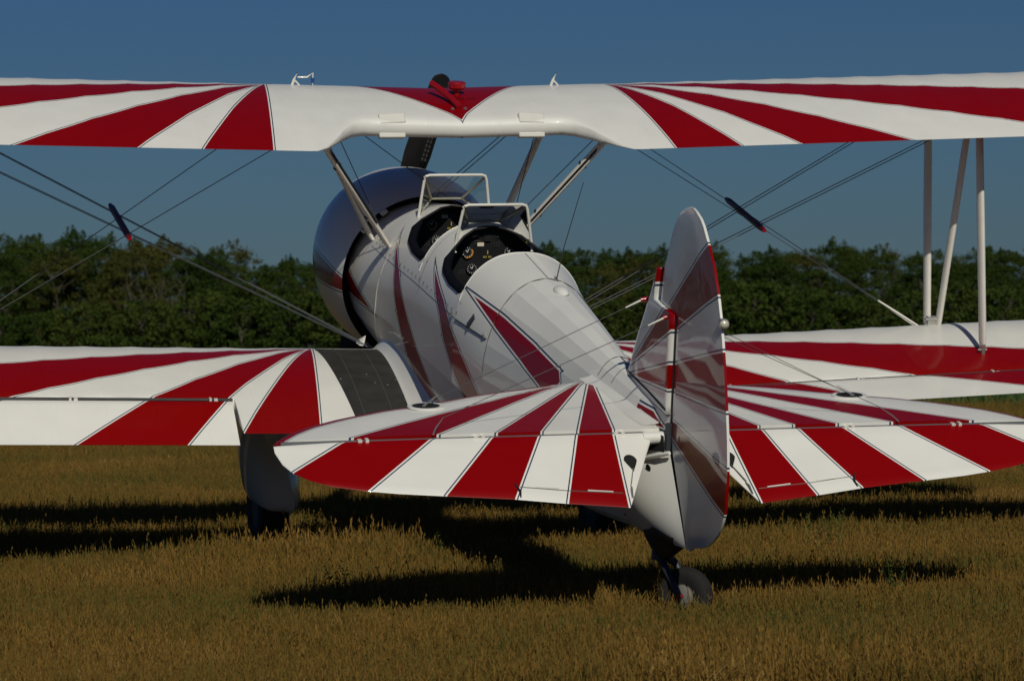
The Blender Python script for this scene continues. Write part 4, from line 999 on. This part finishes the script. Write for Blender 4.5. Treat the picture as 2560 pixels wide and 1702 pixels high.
def scatter(name, pts, scl, sources, label, cat):
    """one 'stuff' object: points on the ground that carry grass clumps (geometry nodes)"""
    c = bpy.data.collections.new(name+'_tufts')
    for o in sources: c.objects.link(o)
    me = bpy.data.meshes.new(name); me.from_pydata(pts, [], []); a = me.attributes.new('scl', 'FLOAT', 'POINT'); a.data.foreach_set('value', scl)
    o = bpy.data.objects.new(name, me); COL.objects.link(o); o['kind'] = 'stuff'; o['label'] = label; o['category'] = cat
    ng = bpy.data.node_groups.new(name, 'GeometryNodeTree'); ng.interface.new_socket('Geometry', in_out='INPUT', socket_type='NodeSocketGeometry'); ng.interface.new_socket('Geometry', in_out='OUTPUT', socket_type='NodeSocketGeometry')
    N, L = ng.nodes, ng.links; gi = N.new('NodeGroupInput'); go_ = N.new('NodeGroupOutput'); ip = N.new('GeometryNodeInstanceOnPoints')
    ci = N.new('GeometryNodeCollectionInfo'); ci.inputs[0].default_value = c; ci.inputs['Separate Children'].default_value = True; ci.inputs['Reset Children'].default_value = True
    ip.inputs['Pick Instance'].default_value = True
    rv = N.new('FunctionNodeRandomValue'); rv.data_type = 'FLOAT_VECTOR'; rv.inputs[0].default_value = (-.10, -.10, 0); rv.inputs[1].default_value = (.10, .10, 6.283)
    na = N.new('GeometryNodeInputNamedAttribute'); na.data_type = 'FLOAT'; na.inputs[0].default_value = 'scl'
    L.new(gi.outputs[0], ip.inputs['Points']); L.new(ci.outputs[0], ip.inputs['Instance']); L.new(rv.outputs[0], ip.inputs['Rotation']); L.new(na.outputs[0], ip.inputs['Scale']); L.new(ip.outputs[0], go_.inputs[0])
    md = o.modifiers.new('tufts', 'NODES'); md.node_group = ng
    return o
near = [clump('tuft', 40, .14, .035, .115, .0046, .85, .14, M['grass'], k) for k in range(9)]+[clump('tuft', 14, .13, .07, .165, .0036, .5, .4, M['grass'], 20)]
pts = []; scl = []
def hnoise(x, y): return .5+.5*math.sin(x*1.3+math.sin(y*.9)*1.7)*math.cos(y*1.1+math.sin(x*.7)*1.3)
for k in range(56000):
    D = 12.2*math.exp(rng.random()*math.log(47/12.2)); half = D*.162*1.25+4.5
    x, y = at(D, rng.uniform(-half, half)); pts.append((x, y, 0)); scl.append(rng.uniform(.7, 1.2)*(.85+.45*hnoise(x, y))*(1+.010*max(0, D-20))*(1+.75*math.exp(-((x+1.1)**2/.9+(y-4.5)**2/.5))))   # ranker round the parked wheel
scatter('dry_grass', pts, scl, near, 'short dry tan grass with green patches covering the airfield', 'grass')
cp_ = [clump('crop_tuft', 30, .34, .10, .30, .022, .7, 0, M['crop'], 50+k) for k in range(4)]
pts = []; scl = []
for k in range(11000):
    D = 45*math.exp(rng.random()*math.log(150/45)); half = D*.2+4; x, y = at(D, rng.uniform(-half, half)); pts.append((x, y, 0)); scl.append(rng.uniform(.8, 1.3))
scatter('green_crop', pts, scl, cp_, 'bright green crop growing beyond the mown airfield', 'crop')
# tall weeds standing above the grass
M['weed'] = grassmat('weed_leaf', [(.0, (.10, .13, .03)), (.5, (.07, .11, .025)), (1.0, (.12, .12, .04))])
def weed_mesh(seed):
    rg = random.Random(seed); v = []; f = []; tint = []
    for s_ in range(6):
        x, y = rg.uniform(-.08, .08), rg.uniform(-.08, .08); h = rg.uniform(.17, .30); lx, ly = rg.uniform(-.1, .1), rg.uniform(-.1, .1); t = rg.random()
        i = len(v); v += [(x-.002, y, 0), (x+.002, y, 0), (x+lx+.001, y+ly, h), (x+lx-.001, y+ly, h)]; tint += [t]*4; f.append((i, i+1, i+2, i+3))
        for k in range(16):
            q = rg.uniform(.2, 1); a = rg.uniform(0, 6.283); l = rg.uniform(.012, .03); c = (x+lx*q, y+ly*q, h*q); i = len(v)
            v += [c, (c[0]+math.cos(a)*l*.6-math.sin(a)*.006, c[1]+math.sin(a)*l*.6+math.cos(a)*.006, c[2]+.008), (c[0]+math.cos(a)*l, c[1]+math.sin(a)*l, c[2]+rg.uniform(-.005, .015)), (c[0]+math.cos(a)*l*.6+math.sin(a)*.006, c[1]+math.sin(a)*l*.6-math.cos(a)*.006, c[2]+.008)]
            tint += [t]*4; f.append((i, i+1, i+2, i+3))
    me = bpy.data.meshes.new('weed'); me.from_pydata(v, [], f); a_ = me.attributes.new('tint', 'FLOAT', 'POINT'); a_.data.foreach_set('value', tint); me.materials.append(M['weed']); return me
wm = [weed_mesh(k) for k in range(4)]
def ground_px(u, v):
    d = cf*7900.4+cr*(u-1280)-cu*(v-851); t = -1.4736/d.z; return (CAMX+d.x*t, CAMY+d.y*t)
for k, (u, v) in enumerate([(872, 1350), (910, 1335), (955, 1330), (790, 1345), (840, 1505), (865, 1510), (1190, 1370), (1150, 1385), (600, 1370), (1010, 1345), (2060, 1370), (2230, 1500), (1960, 1480), (1440, 1330)]):
    o = bpy.data.objects.new('weed', wm[k % 4]); COL.objects.link(o); x, y = ground_px(u, v+25); o.location = (x, y, 0); o.rotation_euler = (0, 0, rng.uniform(0, 6)); s_ = rng.uniform(.75, 1.15); o.scale = (s_, s_, s_)
    o['label'] = 'slender green weed rising above the dry grass near the aircraft'; o['category'] = 'weed'; o['group'] = 'weeds in the dry grass'

# ================================================================== THE WOOD
def leafmat(name, c0, c1, c2):
    m, nt, b = nmat(name); setp(b, c0, .8, .06); N, L = nt.nodes, nt.links
    oi = N.new('ShaderNodeObjectInfo'); at_ = N.new('ShaderNodeAttribute'); at_.attribute_name = 'tint'
    a = N.new('ShaderNodeMath'); a.operation = 'MULTIPLY_ADD'; a.inputs[1].default_value = .45; L.new(oi.outputs['Random'], a.inputs[0])
    a2 = N.new('ShaderNodeMath'); a2.operation = 'MULTIPLY'; a2.inputs[1].default_value = .55; L.new(at_.outputs['Fac'], a2.inputs[0]); L.new(a2.outputs[0], a.inputs[2])
    r = N.new('ShaderNodeValToRGB'); r.color_ramp.elements[0].color = (*c0, 1); r.color_ramp.elements[1].color = (*c2, 1); e = r.color_ramp.elements.new(.5); e.color = (*c1, 1)
    L.new(a.outputs[0], r.inputs[0]); L.new(r.outputs[0], b.inputs['Base Color'])
    tr = N.new('ShaderNodeBsdfTranslucent'); L.new(r.outputs[0], tr.inputs[0]); mx = N.new('ShaderNodeMixShader'); mx.inputs[0].default_value = .22
    L.new(b.outputs[0], mx.inputs[1]); L.new(tr.outputs[0], mx.inputs[2]); L.new(mx.outputs[0], N['Material Output'].inputs[0]); return m
M['leafA'] = leafmat('leaf_mid_green', (.032, .054, .010), (.045, .068, .012), (.064, .078, .016))
M['leafB'] = leafmat('leaf_olive', (.052, .060, .012), (.068, .071, .016), (.083, .078, .020))
M['leafC'] = leafmat('leaf_dark', (.024, .046, .008), (.034, .057, .010), (.046, .064, .012))
M['bark'] = plain('bark', (.09, .075, .055), .9, amt=.4, scale=4)
M['deadwood'] = plain('pale_dead_branches', (.085, .075, .055), .9, amt=.3, scale=4)
def limb(mb, p, d, L_, r, depth, rg, tips):
    pts = [Vector(p)]; dd = Vector(d).normalized(); n = 4
    for k in range(n):
        dd = (dd+Vector((rg.uniform(-.22, .22), rg.uniform(-.22, .22), rg.uniform(-.05, .18)))).normalized(); pts.append(pts[-1]+dd*L_/n)
    mb.tube(pts, [lerp(r, r*.45, k/n) for k in range(n+1)], 5, False)
    tips.append((pts[-1], L_))
    if depth > 0:
        for k in range(rg.randint(3, 4)):
            q = rg.randint(2, n); a = rg.uniform(0, 6.283); out = Vector((math.cos(a), math.sin(a), rg.uniform(.2, 1.0))).normalized()
            limb(mb, pts[q], (dd*.5+out).normalized(), L_*rg.uniform(.5, .7), r*.5, depth-1, rg, tips)
def make_tree(seed, H, Wd, nleaf, lsz, base=.12, mat='leafA', spiky=0):
    """tapered trunk and limbs; crown of leaf-sized faces clustered round many limb ends inside an uneven volume"""
    rg = random.Random(seed); mb = MB(); tips = []
    limb(mb, (0, 0, -.1), (rg.uniform(-.05, .05), rg.uniform(-.05, .05), 1), H*.5, H*.022, 2, rg, tips)
    def prof_(zn): return math.sin(math.pi*min(1, max(.02, (zn-base*.5)/(1.04-base*.5))))**.5
    lobes = []
    ph = [rg.uniform(0, 6.28) for _ in range(4)]
    def bulge(a, zn): return 1+.22*math.sin(2*a+ph[0]+zn*3)+.16*math.sin(3*a+ph[1]-zn*5)+.10*math.sin(5*a+ph[2]+zn*9)
    for k in range(120):
        zn = rg.uniform(base, .96); a = rg.uniform(0, 6.283)
        rr_ = Wd*prof_(zn)*bulge(a, zn)*rg.uniform(.2, .92)**.6; lobes.append((Vector((rr_*math.cos(a), rr_*math.sin(a), zn*H)), rg.uniform(.06, .20)*Wd, rg.random()))
    v = []; f = []; tint = []
    tot = sum(l[1]**1.6 for l in lobes)
    for c, r_, lt in lobes:
        for k in range(int(nleaf*r_**1.6/tot)):
            d = Vector((rg.gauss(0, 1), rg.gauss(0, 1), rg.gauss(0, 1))).normalized(); q = r_*(rg.random()**.5)*rg.choice((1, 1, 1.15, 1.5))
            p = c+Vector((d.x*q*1.15, d.y*q*1.15, d.z*q*.75))
            if p.z < .05: continue
            nrm = (d*.7+Vector((rg.uniform(-1, 1), rg.uniform(-1, 1), rg.uniform(-.4, 1.1)))).normalized(); u_ = nrm.cross(Vector((rg.uniform(-1, 1), rg.uniform(-1, 1), .3))).normalized(); w_ = nrm.cross(u_)
            s_ = lsz*rg.uniform(.5, 1.2); i = len(v)
            v += [p-u_*s_*.5, p+w_*s_*.32, p+u_*s_*.55, p-w_*s_*.30]; tint += [lt*.6+.4*rg.random()]*4; f.append((i, i+1, i+2, i+3))
    for k in range(spiky):                            # leafy shoots standing out of the crown's top
        a = rg.uniform(0, 6.283); r0 = rg.uniform(0, .75)*Wd*.6; zb_ = H*(.99-.22*(r0/(Wd*.6))**2); hh = rg.uniform(.3, .75); lx, ly = rg.uniform(-.25, .25), rg.uniform(-.25, .25); lt = rg.random()
        for m_ in range(70):
            q = rg.random()**.8; sp_ = .20*(1.05-q); p = Vector((r0*math.cos(a)+lx*q*hh+rg.gauss(0, sp_), r0*math.sin(a)+ly*q*hh+rg.gauss(0, sp_), zb_+hh*q))
            u_ = Vector((rg.gauss(0, 1), rg.gauss(0, 1), rg.gauss(0, 1))).normalized(); w_ = u_.cross(Vector((rg.gauss(0, 1), rg.gauss(0, 1), rg.gauss(0, 1)))).normalized(); s_ = lsz*rg.uniform(.5, 1.1); i = len(v)
            v += [p-u_*s_*.5, p+w_*s_*.32, p+u_*s_*.55, p-w_*s_*.30]; tint += [lt*.6+.4*rg.random()]*4; f.append((i, i+1, i+2, i+3))
    me = bpy.data.meshes.new('crown'); me.from_pydata([tuple(p) for p in v], [], f); a_ = me.attributes.new('tint', 'FLOAT', 'POINT'); a_.data.foreach_set('value', tint); me.materials.append(M[mat])
    tmesh = mb.build('trunk', M['bark']); tm = tmesh.data; bpy.data.objects.remove(tmesh); return tm, me
kinds = {}
for mi, (mat, lab) in enumerate((('leafA', 'mid green broadleaf tree'), ('leafB', 'olive green broadleaf tree'), ('leafC', 'dark green dense tree'))):
    kinds[mat] = [make_tree(100+mi*10+k, 6.0, 2.5, 17000, .135, .05, mat, spiky=(7, 9, 12, 6)[k]) for k in range(4)]
HU = [-600, 0, 141, 250, 434, 586, 651, 738, 1000, 1346, 1520, 1628, 1900, 2063, 2128, 2280, 2443, 2560, 3200]
HV = [225, 224, 222, 205, 196, 196, 160, 152, 160, 168, 154, 168, 150, 154, 165, 134, 142, 140, 145]
def put_tree(tm, cm_, x, y, h, name, lab, cat, group, rg, wide=1.0):
    o = empty(name, (x, y, 0), lab, cat, group, rg.uniform(0, 6.283)); s_ = h/6.0; o.scale = (s_*wide, s_*wide, s_)
    for nm, me_ in (('trunk', tm), ('crown', cm_)):
        c = bpy.data.objects.new(nm, me_); COL.objects.link(c); c.parent = o
rt2 = random.Random(77)
LAB = {'leafA': ('mid green broadleaf tree in the wood behind the field', 'mid green trees of the wood'),
       'leafB': ('olive green, yellower broadleaf tree in the wood behind the field', 'olive green trees of the wood'),
       'leafC': ('dark green, densely leaved tree in the wood behind the field', 'dark green trees of the wood')}
for row, (D0, step, fh) in enumerate(((152, 3.3, .80), (158, 3.1, .92), (165, 3.0, 1.0))):
    lat = -44+row*1.1 if row else -120
    while lat < 44:
        D = D0+rt2.uniform(-2.2, 2.2); u = 1280+lat/D*7900
        top = interp(u, HU, HV)*fh*rt2.uniform(.93, 1.03)
        h = 1.47+top/7900*D
        mat = rt2.choice(['leafA', 'leafA', 'leafB', 'leafC', 'leafB'] if row else ['leafA', 'leafB', 'leafC', 'leafC'])
        tm, cm_ = rt2.choice(kinds[mat]); x, y = at(D, lat)
        put_tree(tm, cm_, x, y, h, 'broadleaf_tree', LAB[mat][0], 'tree', LAB[mat][1], rt2, rt2.uniform(1.0, 1.28)*(5.6/h)**.4)
        lat += step*rt2.uniform(.75, 1.25)*(1.5 if lat < -46 else 1)
bushes = [make_tree(300+k, 6.0, 4.2, 4200, .42, .02, 'leafC' if k % 2 else 'leafA', 0) for k in range(3)]
lat = -42
while lat < 42:
    D = 137+rt2.uniform(-2, 2); k = rt2.randrange(3); x, y = at(D, lat); tm, cm_ = bushes[k]
    put_tree(tm, cm_, x, y, rt2.uniform(1.9, 2.9), 'bush', ('dark green' if k % 2 else 'mid green')+' leafy bush at the foot of the wood', 'bush', ('dark' if k % 2 else 'mid green')+' bushes along the wood', rt2)
    lat += rt2.uniform(1.7, 2.6)
for j, (u, D, h) in enumerate(((1700, 147.5, 4.0), (372, 148, 4.6))):
    mb = MB(); tips = []; rg = random.Random(500+j)
    for k in range(3): limb(mb, (rg.uniform(-.2, .2), rg.uniform(-.2, .2), -.1), (rg.uniform(-.35, .35), rg.uniform(-.35, .35), 1), h*.62, .05, 2, rg, tips)
    x, y = at(D, (u-1280)/7900*D); o = mb.build('bare_tree', M['deadwood']); o.location = (x, y, 0)
    o['label'] = ('leafless pale tree among the greenery behind the tail fin' if j == 0 else 'leafless pale tree among the greenery above the port lower wing'); o['category'] = 'tree'
